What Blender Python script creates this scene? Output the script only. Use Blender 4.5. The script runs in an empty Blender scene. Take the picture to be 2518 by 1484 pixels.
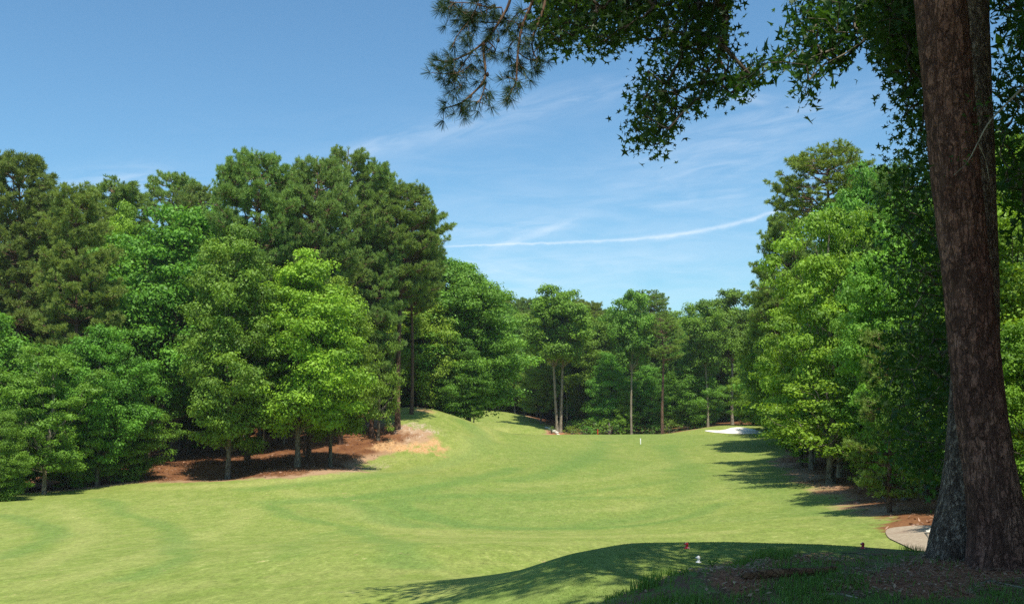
import bpy, math, random
import numpy as np
from mathutils import Vector

sc = bpy.context.scene
COL = sc.collection
R = math.radians

# ------------------------------------------------------------------ camera
EYE = 1.65
F = 1000.0                      # focal length in pixels of a 1024 px wide frame
PITCH = math.atan(98.5 / F)
cam_d = bpy.data.cameras.new('camera'); cam_d.sensor_width = 36.0
cam_d.lens = 36.0 * F / 1024.0; cam_d.clip_start = 0.1; cam_d.clip_end = 6000
cam = bpy.data.objects.new('camera', cam_d); COL.objects.link(cam)
cam.location = (0, 0, EYE); cam.rotation_euler = (math.pi / 2 + PITCH, 0, 0)
sc.camera = cam

# ------------------------------------------------------------------ light
SUN_AZ, SUN_EL = R(164), R(64)
SDIR = Vector((math.sin(SUN_AZ) * math.cos(SUN_EL), math.cos(SUN_AZ) * math.cos(SUN_EL), math.sin(SUN_EL)))
sun_d = bpy.data.lights.new('sun', 'SUN'); sun_d.energy = 4.9; sun_d.angle = R(0.55); sun_d.color = (1.0, 0.95, 0.86)
sun = bpy.data.objects.new('sun', sun_d); COL.objects.link(sun)
sun.rotation_euler = SDIR.to_track_quat('Z', 'Y').to_euler(); sun.location = (30, -10, 60)

sc.view_settings.view_transform = 'Standard'; sc.view_settings.look = 'None'
sc.view_settings.exposure = 0.30; sc.view_settings.gamma = 1.0
sc.render.engine = 'CYCLES'
cy = sc.cycles
cy.max_bounces = 7; cy.diffuse_bounces = 4; cy.glossy_bounces = 2; cy.transmission_bounces = 5; cy.transparent_max_bounces = 4
cy.use_denoising = False
try:
    cy.denoiser = 'OPENIMAGEDENOISE'; cy.denoising_input_passes = 'RGB_ALBEDO_NORMAL'; cy.denoising_prefilter = 'ACCURATE'
except Exception: pass
cy.sample_clamp_indirect = 6

def ray(u, v):
    """direction (y = 1) of the point (u, v) read off the photograph at 2518 px width"""
    a = (u / 2.459 - 512) / F; b = (301.5 - v / 2.459) / F
    x, y, z = a, math.cos(PITCH) - b * math.sin(PITCH), math.sin(PITCH) + b * math.cos(PITCH)
    return x / y, z / y
def at(u, v, Y):
    a, b = ray(u, v)
    return Vector((a * Y, Y, EYE + b * Y))

# ------------------------------------------------------------------ node helpers
def new_mat(name):
    m = bpy.data.materials.new(name); m.use_nodes = True
    nt = m.node_tree; nt.nodes.clear()
    return m, nt
class NT:
    def __init__(s, nt): s.nt = nt
    def n(s, typ, **kw):
        nd = s.nt.nodes.new(typ)
        ins = kw.pop('ins', {})
        for k, v in kw.items(): setattr(nd, k, v)
        for k, v in ins.items():
            sock = nd.inputs[k]
            if isinstance(v, bpy.types.NodeSocket): s.nt.links.new(v, sock)
            else: sock.default_value = v
        return nd
    def m(s, op, a, b=None, c=None, clamp=False):
        nd = s.nt.nodes.new('ShaderNodeMath'); nd.operation = op; nd.use_clamp = clamp
        for i, v in enumerate((a, b, c)):
            if v is None: continue
            if isinstance(v, bpy.types.NodeSocket): s.nt.links.new(v, nd.inputs[i])
            else: nd.inputs[i].default_value = v
        return nd.outputs[0]
    def mix(s, f, a, b, mode='MIX'):
        nd = s.nt.nodes.new('ShaderNodeMix'); nd.data_type = 'RGBA'; nd.blend_type = mode
        for i, v in ((0, f), (6, a), (7, b)):
            if isinstance(v, bpy.types.NodeSocket): s.nt.links.new(v, nd.inputs[i])
            else: nd.inputs[i].default_value = v if i == 0 else (tuple(v) + (1,) if len(v) == 3 else v)
        return nd.outputs[2]
    def sm(s, v, lo, hi):
        nd = s.nt.nodes.new('ShaderNodeMapRange'); nd.interpolation_type = 'SMOOTHSTEP'
        s.nt.links.new(v, nd.inputs[0]); nd.inputs[1].default_value = lo; nd.inputs[2].default_value = hi
        return nd.outputs[0]
    def noise(s, vec, scale, detail=3, rough=.55, dist=0.0):
        nd = s.n('ShaderNodeTexNoise', ins={'Vector': vec, 'Scale': scale, 'Detail': detail, 'Roughness': rough, 'Distortion': dist})
        return nd.outputs[0]
    def attr(s, name):
        return s.n('ShaderNodeAttribute', attribute_name=name).outputs['Fac']
    def link(s, a, b): s.nt.links.new(a, b)

# ------------------------------------------------------------------ sky with thin cirrus and a vapour trail
w = bpy.data.worlds.new('World'); sc.world = w; w.use_nodes = True
nt = w.node_tree; nt.nodes.clear(); N = NT(nt)
sky = N.n('ShaderNodeTexSky', sky_type='NISHITA', sun_disc=False)
sky.sun_elevation = SUN_EL; sky.sun_rotation = SUN_AZ; sky.altitude = 100; sky.air_density = 1.0; sky.dust_density = 0.9; sky.ozone_density = 1.6
tc = N.n('ShaderNodeTexCoord').outputs['Generated']
sep = N.n('ShaderNodeSeparateXYZ', ins={0: tc})
yy = N.m('MAXIMUM', sep.outputs[1], 0.02)
AZ = N.m('DIVIDE', sep.outputs[0], yy); EL = N.m('DIVIDE', sep.outputs[2], yy)
def wisp(u0, v0, u1, v1, width, amp, nscale=3.0, stretch=6.0, thr=(.40, .75), seed=0.0):
    a0, e0 = ray(u0, v0); a1, e1 = ray(u1, v1)
    cx, cz = (a0 + a1) / 2, (e0 + e1) / 2; L = math.hypot(a1 - a0, e1 - e0) / 2; th = math.atan2(e1 - e0, a1 - a0)
    dx = N.m('SUBTRACT', AZ, cx); dz = N.m('SUBTRACT', EL, cz)
    p = N.m('ADD', N.m('MULTIPLY', dx, math.cos(th)), N.m('MULTIPLY', dz, math.sin(th)))
    q = N.m('SUBTRACT', N.m('MULTIPLY', dz, math.cos(th)), N.m('MULTIPLY', dx, math.sin(th)))
    W = width / 2.459 / F
    pn = N.m('DIVIDE', p, L); qn = N.m('DIVIDE', q, W)
    r2 = N.m('ADD', N.m('POWER', N.m('ABSOLUTE', pn), 3.0), N.m('MULTIPLY', qn, qn))
    env = N.m('EXPONENT', N.m('MULTIPLY', r2, -1.0))
    vec = N.n('ShaderNodeCombineXYZ', ins={0: N.m('MULTIPLY', p, 10.0), 1: N.m('MULTIPLY', q, 10.0 * stretch), 2: seed}).outputs[0]
    nz = N.sm(N.noise(vec, nscale, 5, .6, .6), thr[0], thr[1])
    return N.m('MULTIPLY', N.m('MULTIPLY', env, nz), amp)
W = [wisp(840, 390, 1600, 190, 38, .24, 1.6, 5, (.25, .7), 1), wisp(845, 385, 950, 350, 16, .22, 3, 4, (.2, .6), 2),
     wisp(1480, 440, 2000, 350, 60, .20, 1.8, 5, (.35, .7), 3), wisp(1560, 500, 1900, 470, 40, .16, 2.0, 5, (.4, .7), 4),
     wisp(1700, 330, 2250, 230, 55, .22, 1.4, 5, (.3, .7), 5), wisp(1090, 580, 1420, 540, 22, .22, 2.5, 6, (.3, .7), 6),
     wisp(1180, 620, 1420, 540, 12, .30, 3, 5, (.2, .6), 9),
     wisp(130, 460, 420, 440, 40, .30, 2, 5, (.3, .7), 7), wisp(1100, 690, 1900, 640, 90, .26, 1.2, 5, (.3, .75), 8),
     wisp(1100, 640, 1350, 690, 30, .22, 2, 5, (.3, .7), 12), wisp(1780, 235, 1900, 245, 14, .3, 2, 5, (.3, .7), 13),
     wisp(300, 600, 2300, 560, 230, .16, 1.0, 5, (.3, .7), 10)]
acc = W[0]
for x in W[1:]: acc = N.m('ADD', acc, x)
# vapour trail: el as a cubic of az through four points
pts = [(1085, 607), (1480, 592), (1720, 567), (1925, 513)]
A = np.array([[ray(*p)[0] ** k for k in range(4)] for p in pts]); B = np.array([ray(*p)[1] for p in pts])
cf = np.linalg.solve(A, B)
poly = N.m('ADD', N.m('MULTIPLY', AZ, float(cf[3])), float(cf[2])); poly = N.m('ADD', N.m('MULTIPLY', AZ, poly), float(cf[1])); poly = N.m('ADD', N.m('MULTIPLY', AZ, poly), float(cf[0]))
vecl = N.n('ShaderNodeCombineXYZ', ins={0: AZ, 1: EL, 2: 3.0}).outputs[0]
nz1 = N.noise(vecl, 60, 3, .6)
d = N.m('ADD', N.m('SUBTRACT', EL, poly), N.m('MULTIPLY', N.m('SUBTRACT', nz1, .5), .0045))
wd = N.m('ADD', .0009, N.m('MULTIPLY', N.sm(AZ, ray(1100, 0)[0], ray(1925, 0)[0]), .0014))
d = N.m('DIVIDE', d, wd)
tr = N.m('EXPONENT', N.m('MULTIPLY', N.m('MULTIPLY', d, d), -1.0))
tr = N.m('MULTIPLY', tr, N.m('MULTIPLY', N.sm(AZ, ray(1060, 0)[0], ray(1130, 0)[0]), N.m('SUBTRACT', 1.0, N.sm(AZ, ray(1930, 0)[0], ray(2000, 0)[0]))))
tr = N.m('MULTIPLY', tr, N.m('ADD', .08, N.m('MULTIPLY', nz1, .50)))
acc = N.m('ADD', N.m('MULTIPLY', acc, .78), tr)
acc = N.m('MULTIPLY', acc, N.sm(sep.outputs[1], 0.05, 0.3), clamp=True)
hs = N.n('ShaderNodeHueSaturation', ins={'Saturation': 1.05, 'Value': 1.0, 'Color': sky.outputs[0]})
skyc = N.mix(1.0, hs.outputs[0], (.75, 1.055, 1.12), 'MULTIPLY')
col = N.mix(acc, skyc, (7.2, 7.7, 8.3))
bg = N.n('ShaderNodeBackground', ins={'Color': col, 'Strength': 0.119})
out = N.n('ShaderNodeOutputWorld'); N.link(bg.outputs[0], out.inputs[0])

# ------------------------------------------------------------------ numpy noise
def _h(ix, iy, s):
    n = (ix.astype(np.int64) * 374761393 + iy.astype(np.int64) * 668265263 + s * 974634777) & 0xffffffff
    n = ((n ^ (n >> 13)) * 1274126177) & 0xffffffff
    return ((n ^ (n >> 16)) & 0xffff) / 65535.0
def vn(x, y, s=0):
    x = np.asarray(x, float); y = np.asarray(y, float)
    ix = np.floor(x); iy = np.floor(y); fx = x - ix; fy = y - iy
    fx = fx * fx * (3 - 2 * fx); fy = fy * fy * (3 - 2 * fy)
    a = _h(ix, iy, s); b = _h(ix + 1, iy, s); c = _h(ix, iy + 1, s); d = _h(ix + 1, iy + 1, s)
    return (a * (1 - fx) + b * fx) * (1 - fy) + (c * (1 - fx) + d * fx) * fy
def fbm(x, y, s=0, o=4):
    t = 0; a = .5; k = 1.0
    for i in range(o): t = t + a * vn(x * k, y * k, s + i * 17); a *= .5; k *= 2.03
    return t / (1 - .5 ** o)
def sstep(x, a, b):
    t = np.clip((x - a) / (b - a), 0, 1); return t * t * (3 - 2 * t)

# ------------------------------------------------------------------ terrain: thin-plate spline through surveyed points
CP = []
def c(u, v, Y): CP.append(tuple(at(u, v, Y)))
def g(x, y, z): CP.append((x, y, z + EYE))      # z relative to the eye
g(0, 0, -1.65); g(-3, 0, -1.75); g(3, 0, -1.6); g(0, -6, -1.5); g(0, -30, -1); g(-40, -30, -2.5); g(40, -30, -.5); g(6, 4, -1.55)
g(-8, 4, -2.6); g(-20, 4, -3.6); g(-4, 8, -2.75); g(-1.2, 8, -2.1); g(.4, 8, -1.72)
g(2, 8, -1.65); g(4, 8, -1.6); g(4.5, 9.6, -1.52); g(3.3, 10, -1.6); g(2.2, 10, -1.64); g(5.5, 8, -1.5); g(7.5, 11, -1.6); g(9, 7, -1.5)
g(5.0, 11, -1.62)
c(1690, 1402, 9.4); c(1900, 1360, 10.3); c(2250, 1362, 10.6)
g(.6, 10, -2.15); g(1.8, 11.6, -2.3); g(3.5, 12.3, -2.35); g(5.5, 13.3, -2.4); g(-1.5, 11, -2.9)
for x in (1.2, 3.2, 5.2, 7.2): g(x, 16.5, -2.86); g(x, 19.5, -2.90)
g(2.4, 21.0, -2.93); g(4.4, 21.3, -2.94); g(6.4, 21.2, -2.98); g(8.0, 20.6, -3.0); g(1.0, 14, -2.8)
g(8.8, 17, -2.9); g(2.6, 23.6, -3.9); g(4.8, 23.9, -3.9); g(7.0, 23.7, -3.85); g(2.8, 28, -5.0); g(5.5, 28, -4.9); g(8.0, 27, -4.6)
c(1320, 1390, 20.5); c(1150, 1420, 21.5); c(1000, 1480, 19); c(830, 1470, 20); c(1250, 1470, 16.5); c(1150, 1350, 32)
c(400, 1484, 22.5); c(0, 1484, 24.5); c(-500, 1484, 26); c(0, 1350, 42); c(500, 1370, 34); c(500, 1300, 50); c(-500, 1300, 50)
c(0, 1216, 72); c(-500, 1225, 70); c(500, 1180, 79); c(545, 1178, 80); c(733, 1146, 82); c(900, 1155, 88); c(1115, 1098, 100)
c(1000, 1105, 98); c(987, 1053, 103); c(930, 1071, 101); c(1010, 1000, 119); c(1100, 1017, 118); c(1180, 1043, 121); c(1060, 1030, 110)
c(1150, 1120, 97); c(1200, 1075, 112); c(900, 1020, 118)
c(1240, 1062, 128); g(-22, 132, -.9); g(-13, 135, -2.6); g(-9, 145, -4.2)
c(1180, 1007, 188); c(1250, 1014, 182); c(1300, 1032, 176); c(1350, 1052, 168); c(1200, 1030, 172); c(1270, 1050, 162); c(1100, 1005, 200)
c(1373, 1066, 161); c(1400, 1067, 140); c(1600, 1066, 140); c(1500, 1067, 139); g(0, 158, -5.9); g(12, 160, -6.0); g(22, 160, -5.6); c(1740, 1052, 158)
c(1450, 1050, 185); c(1600, 1048, 185); c(1800, 1040, 180)
c(1805, 1068, 147); c(1760, 1068, 147); c(1870, 1067, 147); c(1805, 1050.5, 155.5); c(1850, 1051, 155.5); c(1805, 1044, 159.5); c(1720, 1060, 150); c(1905, 1044, 161); c(1905, 1065, 148)
c(1575, 1092, 120); c(1770, 1125, 97); c(1500, 1130, 95); c(1500, 1200, 71); c(1500, 1300, 48.5); c(1700, 1250, 56); c(1000, 1250, 61); c(1000, 1310, 48)
c(1300, 1140, 92); c(700, 1240, 63)
c(1900, 1132, 90); c(2000, 1190, 62); c(2110, 1250, 44.5); c(2190, 1292, 35.5); c(2290, 1338, 28.5); c(2230, 1300, 34)
c(1980, 1110, 98); c(2164, 1228, 50); c(2350, 1225, 45); c(2600, 1230, 40); c(2518, 1300, 28); c(1950, 1060, 130)
g(40, 60, -3.5); g(60, 110, -3); g(22, 20, -2.6); g(40, 20, -2)
c(372, 1135, 90); c(60, 1190, 85); c(640, 1085, 110); c(-400, 1170, 95)
g(-80, 70, -6.2); g(-90, 130, -3); g(-50, 160, 0.5); g(-60, 220, 3); g(0, 240, 0); g(60, 230, -.5); g(-10, 320, 4); g(-140, 320, 6); g(140, 320, 4); g(120, 160, -1); g(-150, 60, -5); g(120, 40, -2); g(-100, -60, -4); g(100, -60, -1)
CPA = np.array(CP)
def _tps_fit(P, lam=0.02):
    n = len(P); X = P[:, :2] / 50.0
    d2 = ((X[:, None] - X[None]) ** 2).sum(-1)
    K = .5 * d2 * np.log(d2 + 1e-12); K[d2 < 1e-12] = 0
    K += np.eye(n) * lam * 1e-3
    Q = np.hstack([np.ones((n, 1)), X]); A = np.zeros((n + 3, n + 3)); A[:n, :n] = K; A[:n, n:] = Q; A[n:, :n] = Q.T
    return X, np.linalg.solve(A, np.concatenate([P[:, 2], np.zeros(3)]))
TX, TW = _tps_fit(CPA)
def height(x, y):
    x = np.atleast_1d(np.asarray(x, float)); y = np.atleast_1d(np.asarray(y, float))
    sh = x.shape; x = x.ravel(); y = y.ravel(); out = np.zeros(len(x))
    rr = np.hypot(x, y - 60); k = np.minimum(1, 300.0 / np.maximum(rr, 1e-6)); cx = x * k; cyy = (y - 60) * k + 60
    for s in range(0, len(x), 60000):
        a = cx[s:s + 60000] / 50; b = cyy[s:s + 60000] / 50
        o = TW[-3] + TW[-2] * a + TW[-1] * b
        for i in range(len(TX)):
            d2 = (a - TX[i, 0]) ** 2 + (b - TX[i, 1]) ** 2
            o += TW[i] * .5 * d2 * np.log(d2 + 1e-12)
        out[s:s + 60000] = o
    und = (fbm(x / 9.0, y / 9.0, 5, 3) - .5) * .22 * sstep(y, 35, 60) * (1 - sstep(y, 110, 140))
    return (out + und).reshape(sh)
def hz(x, y): return float(height([x], [y])[0])
_RS = np.concatenate([np.arange(6, 30, .15), np.arange(30, 250, .5)])
def hit(u, v):
    a, b = ray(u, v); zs = height(a * _RS, _RS); dz = EYE + b * _RS - zs
    i = np.where(dz < 0)[0]
    if len(i) == 0: Y = 220.0
    else:
        i = i[0]; Y = _RS[i] if i == 0 else _RS[i - 1] + (_RS[i] - _RS[i - 1]) * dz[i - 1] / (dz[i - 1] - dz[i])
    return (a * Y, Y)

def poly_sd(x, y, poly):
    """signed distance, negative inside"""
    P = np.array(poly, float); d = np.full(x.shape, 1e9); ins = np.zeros(x.shape, bool)
    for i in range(len(P)):
        a = P[i]; b = P[(i + 1) % len(P)]; ab = b - a
        t = np.clip(((x - a[0]) * ab[0] + (y - a[1]) * ab[1]) / (ab @ ab + 1e-9), 0, 1)
        d = np.minimum(d, np.hypot(x - a[0] - t * ab[0], y - a[1] - t * ab[1]))
        cond = ((a[1] > y) != (b[1] > y)) & (x < (b[0] - a[0]) * (y - a[1]) / (b[1] - a[1] + 1e-12) + a[0])
        ins ^= cond
    return np.where(ins, -d, d)
def line_d(x, y, pts):
    d = np.full(x.shape, 1e9)
    for a, b in zip(pts[:-1], pts[1:]):
        a = np.array(a); b = np.array(b); ab = b - a
        t = np.clip(((x - a[0]) * ab[0] + (y - a[1]) * ab[1]) / (ab @ ab + 1e-9), 0, 1)
        d = np.minimum(d, np.hypot(x - a[0] - t * ab[0], y - a[1] - t * ab[1]))
    return d
def chaikin(p, n=2, closed=False):
    p = [np.array(q, float) for q in p]
    for _ in range(n):
        q = [] if closed else [p[0]]
        rng_ = range(len(p)) if closed else range(len(p) - 1)
        for i in rng_:
            a, b = p[i], p[(i + 1) % len(p)]; q += [a * .75 + b * .25, a * .25 + b * .75]
        if not closed: q.append(p[-1])
        p = q
    return p

# ------------------------------------------------------------------ mesh helpers
def build(name, blocks, mat, parent=None, tint=None, smooth=False, attrs=None):
    """blocks: list of (V (n,3), F (m,k) [, tint (n,)]) -> one mesh object"""
    Vs, loops, tot, tints, off = [], [], [], [], 0
    for b in blocks:
        V, Fa = b[0], b[1]
        if len(V) == 0: continue
        Vs.append(V); Fa = np.asarray(Fa); loops.append((Fa + off).ravel()); tot.append(np.full(len(Fa), Fa.shape[1])); off += len(V)
        tints.append(b[2] if len(b) > 2 else np.full(len(V), .5))
    V = np.concatenate(Vs).astype(np.float32); L = np.concatenate(loops).astype(np.int32); T = np.concatenate(tot).astype(np.int32)
    me = bpy.data.meshes.new(name)
    me.vertices.add(len(V)); me.vertices.foreach_set('co', V.ravel())
    me.loops.add(len(L)); me.loops.foreach_set('vertex_index', L)
    me.polygons.add(len(T)); me.polygons.foreach_set('loop_start', np.concatenate([[0], np.cumsum(T)[:-1]]).astype(np.int32))
    me.polygons.foreach_set('loop_total', T)
    if smooth: me.polygons.foreach_set('use_smooth', np.ones(len(T), bool))
    at_ = me.attributes.new('tint', 'FLOAT', 'POINT'); at_.data.foreach_set('value', np.concatenate(tints).astype(np.float32))
    for k, v in (attrs or {}).items():
        a_ = me.attributes.new(k, 'FLOAT', 'POINT'); a_.data.foreach_set('value', np.asarray(v, np.float32))
    me.update(calc_edges=True)
    if mat: me.materials.append(mat)
    o = bpy.data.objects.new(name, me); COL.objects.link(o)
    if parent: o.parent = parent
    return o
def tag(o, label=None, cat=None, group=None, kind=None):
    if label: o['label'] = label
    if cat: o['category'] = cat
    if group: o['group'] = group
    if kind: o['kind'] = kind
    return o
def empty(name, loc=(0, 0, 0), rz=0):
    e = bpy.data.objects.new(name, None); COL.objects.link(e); e.location = loc; e.rotation_euler = (0, 0, rz); e.empty_display_size = .3
    return e
def tube(path, rad, sides=8, cap=True):
    P = np.array(path, float); n = len(P); rad = np.atleast_1d(np.asarray(rad, float)); rad = rad * np.ones(n) if len(rad) == 1 else rad
    rad = np.interp(np.linspace(0, 1, n), np.linspace(0, 1, len(rad)), rad) if len(rad) != n else rad
    T = np.gradient(P, axis=0); T /= np.linalg.norm(T, axis=1)[:, None] + 1e-9
    ref = np.array([0, 0, 1.0]) if abs(T[:, 2].mean()) < .8 else np.array([1.0, 0, 0])
    U = np.cross(T, ref); U /= np.linalg.norm(U, axis=1)[:, None] + 1e-9; W_ = np.cross(T, U)
    a = np.arange(sides) / sides * 2 * np.pi
    V = P[:, None] + rad[:, None, None] * (np.cos(a)[None, :, None] * U[:, None] + np.sin(a)[None, :, None] * W_[:, None])
    V = V.reshape(-1, 3)
    i = np.arange(n - 1)[:, None] * sides; j = np.arange(sides)[None]; j2 = (j + 1) % sides
    Fq = np.stack([i + j, i + j2, i + sides + j2, i + sides + j], -1).reshape(-1, 4)
    return V, Fq
def lathe(prof, sides=24):
    P = np.array(prof, float); a = np.arange(sides) / sides * 2 * np.pi
    V = np.stack([P[:, 0:1] * np.cos(a), P[:, 0:1] * np.sin(a), np.repeat(P[:, 1:2], sides, 1)], -1).reshape(-1, 3)
    n = len(P); i = np.arange(n - 1)[:, None] * sides; j = np.arange(sides)[None]; j2 = (j + 1) % sides
    return V, np.stack([i + j, i + j2, i + sides + j2, i + sides + j], -1).reshape(-1, 4)
def unit(v): return v / (np.linalg.norm(v, axis=-1, keepdims=True) + 1e-9)
def leaves(C, Nn, size, rng, asp=.6, tint=None):
    n = len(C); r = unit(rng.normal(size=(n, 3))); T = unit(np.cross(Nn, r)); B = np.cross(Nn, T)
    s = (size * (0.55 + .9 * rng.random(n)))[:, None]
    V = np.stack([C - T * s, C + B * s * asp - T * s * .1 , C + T * s, C - B * s * asp - T * s * .1], 1).reshape(-1, 3)
    Fq = np.arange(n * 4).reshape(-1, 4)
    t = (tint if tint is not None else np.full(n, .5)) + rng.normal(size=n) * .12
    return V, Fq, np.repeat(np.clip(t, 0, 1), 4)
# five-pointed leaf template
_st = []
for k in range(10):
    a = math.pi / 2 + k * math.pi / 5
    r_ = (1.0 if k % 2 == 0 else .36)
    if k == 5: r_ = .25
    if k in (4, 6): r_ *= .8
    _st.append((math.cos(a) * r_, math.sin(a) * r_, -.10 * r_ * r_))
STAR_V = np.array([(0, 0, 0)] + _st)
STAR_F = np.array([(0, 1 + k, 1 + (k + 1) % 10) for k in range(10)])
OAK_V = np.array([(0, -1, 0), (-.10, -.55, 0), (.10, -.55, 0), (-.2, 0.1, .03), (.2, 0.1, .03), (-.52, .75, -.04), (.52, .75, -.04), (-.15, .62, 0), (.15, .62, 0), (0, 1.0, -.05)])
OAK_F = np.array([(0, 2, 1), (1, 2, 3), (2, 4, 3), (3, 4, 7), (4, 8, 7), (3, 7, 5), (4, 6, 8), (7, 8, 9)])
def shaped_leaves(C, rng, size, TV, TF, droop=.5, tint=None):
    n = len(C); down = np.array([0, 0, -1.0])
    Yd = unit(rng.normal(size=(n, 3)) * .8 + down * droop); Zd = unit(np.cross(Yd, unit(rng.normal(size=(n, 3)))))
    Zd = unit(Zd + rng.normal(size=(n, 3)) * .2); Xd = unit(np.cross(Yd, Zd)); Zd = np.cross(Xd, Yd)
    s = (size * (.45 + .85 * rng.random(n)))[:, None, None]; curl = rng.normal(size=n)[:, None] * .35
    TV = TV[None].repeat(n, 0).copy(); TV[:, :, 2] += curl * TV[:, :, 1] ** 2 + rng.normal(size=n)[:, None] * .3 * TV[:, :, 0] ** 2; kk = TV.shape[1]
    V = C[:, None] + s * (TV[:, :, 0:1] * Xd[:, None] + TV[:, :, 1:2] * Yd[:, None] + TV[:, :, 2:3] * Zd[:, None])
    k = kk; Fq = (TF[None] + (np.arange(n) * k)[:, None, None]).reshape(-1, TF.shape[1])
    t = (tint if tint is not None else np.full(n, .5)) + rng.normal(size=n) * .12
    return V.reshape(-1, 3), Fq, np.repeat(np.clip(t, 0, 1), k)

# ------------------------------------------------------------------ materials
def leaf_mat(name, dark, light, trans=.35, gloss=.12, rough=.5, rnd=.25):
    m, nt = new_mat(name); N = NT(nt)
    oi = N.n('ShaderNodeObjectInfo'); t = N.attr('tint')
    colr = N.mix(t, dark, light)
    colr = N.mix(1.0, colr, oi.outputs['Color'], 'MULTIPLY')
    hv = N.n('ShaderNodeHueSaturation', ins={'Hue': N.m('ADD', .49, N.m('MULTIPLY', oi.outputs['Random'], .02)), 'Saturation': 1.0, 'Value': N.m('ADD', 1 - rnd / 2, N.m('MULTIPLY', oi.outputs['Random'], rnd)), 'Color': colr}).outputs[0]
    pb = N.n('ShaderNodeBsdfPrincipled', ins={'Base Color': hv, 'Roughness': rough, 'Specular IOR Level': gloss})
    tcol = N.mix(1.0, hv, (1.25, 1.15, .45), 'MULTIPLY')
    tl = N.n('ShaderNodeBsdfTranslucent', ins={'Color': tcol})
    mx = N.n('ShaderNodeMixShader', ins={0: trans, 1: pb.outputs[0], 2: tl.outputs[0]})
    o = N.n('ShaderNodeOutputMaterial'); N.link(mx.outputs[0], o.inputs[0])
    return m
M_BROAD = leaf_mat('broadleaf_foliage', (.085, .178, .024), (.270, .465, .056), .34, .25)
M_PINE = leaf_mat('pine_needles', (.130, .215, .050), (.330, .470, .120), .36, .2)
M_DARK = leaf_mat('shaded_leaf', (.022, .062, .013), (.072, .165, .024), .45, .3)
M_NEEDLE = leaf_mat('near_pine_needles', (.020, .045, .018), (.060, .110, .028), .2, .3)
def bark_mat(name, c1, c2, crack=(.02, .013, .009), sx=7, sz=3.2, bump=.5, edge=.10, cover=.8):
    m, nt = new_mat(name); N = NT(nt)
    tc = N.n('ShaderNodeTexCoord').outputs['Object']
    mp = N.n('ShaderNodeMapping', ins={0: tc, 3: (sx, sx, sz)}).outputs[0]
    nzv = N.n('ShaderNodeTexNoise', ins={'Vector': mp, 'Scale': 1.3, 'Detail': 3}).outputs['Color']
    nzo = N.n('ShaderNodeVectorMath', operation='SUBTRACT', ins={0: nzv, 1: (.5, .5, .5)}).outputs[0]
    wv = N.n('ShaderNodeVectorMath', operation='MULTIPLY_ADD', ins={0: nzo, 1: (1.3, 1.3, 1.3), 2: mp})
    nz3 = N.noise(mp, 3.5, 3, .7)
    vo = N.n('ShaderNodeTexVoronoi', feature='DISTANCE_TO_EDGE', ins={'Vector': wv.outputs[0], 'Scale': 1.6}).outputs[0]
    vc = N.n('ShaderNodeTexVoronoi', feature='F1', ins={'Vector': wv.outputs[0], 'Scale': 1.6}).outputs['Color']
    fine = N.noise(mp, 9, 4, .65); big = N.noise(tc, 1.1, 2)
    plate = N.sm(N.m('ADD', vo, N.m('MULTIPLY', N.m('SUBTRACT', nz3, .5), edge * 1.6)), 0.0, edge)
    base = N.mix(N.n('ShaderNodeSeparateXYZ', ins={0: vc}).outputs[0], c1, c2)
    base = N.mix(N.m('MULTIPLY', fine, .5), base, crack)
    base = N.mix(N.m('MULTIPLY', N.m('SUBTRACT', 1.0, plate), cover), base, crack)
    base = N.mix(N.sm(big, .35, .7), base, N.mix(1.0, base, (1.25, 1.2, 1.12), 'MULTIPLY'))
    hgt = N.m('ADD', N.m('MULTIPLY', plate, .7), N.m('MULTIPLY', fine, .4))
    bp = N.n('ShaderNodeBump', ins={'Strength': bump, 'Distance': .035, 'Height': hgt})
    pb = N.n('ShaderNodeBsdfPrincipled', ins={'Base Color': base, 'Roughness': .9, 'Specular IOR Level': .15, 'Normal': bp.outputs[0]})
    o = N.n('ShaderNodeOutputMaterial'); N.link(pb.outputs[0], o.inputs[0])
    return m
M_BARK_GREY = bark_mat('grey_bark', (.13, .115, .085), (.26, .235, .18), sx=3.5, sz=1.2)
M_BARK_PALE = bark_mat('pale_bark', (.24, .21, .15), (.42, .37, .28), (.09, .075, .05), sx=3, sz=1)
M_BARK_PINE = bark_mat('pine_bark', (.14, .080, .055), (.26, .165, .115), sx=3.5, sz=1.5)
M_BARK_NEAR = bark_mat('near_pine_bark', (.17, .088, .062), (.36, .215, .155), (.022, .013, .010), sx=8.0, sz=4.2, bump=1.0, edge=.13, cover=.75)
M_BARK_KNOB = bark_mat('knobbly_gum_bark', (.11, .088, .066), (.36, .32, .25), (.02, .015, .011), sx=17, sz=9, bump=1.0, edge=.3, cover=.8)
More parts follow.
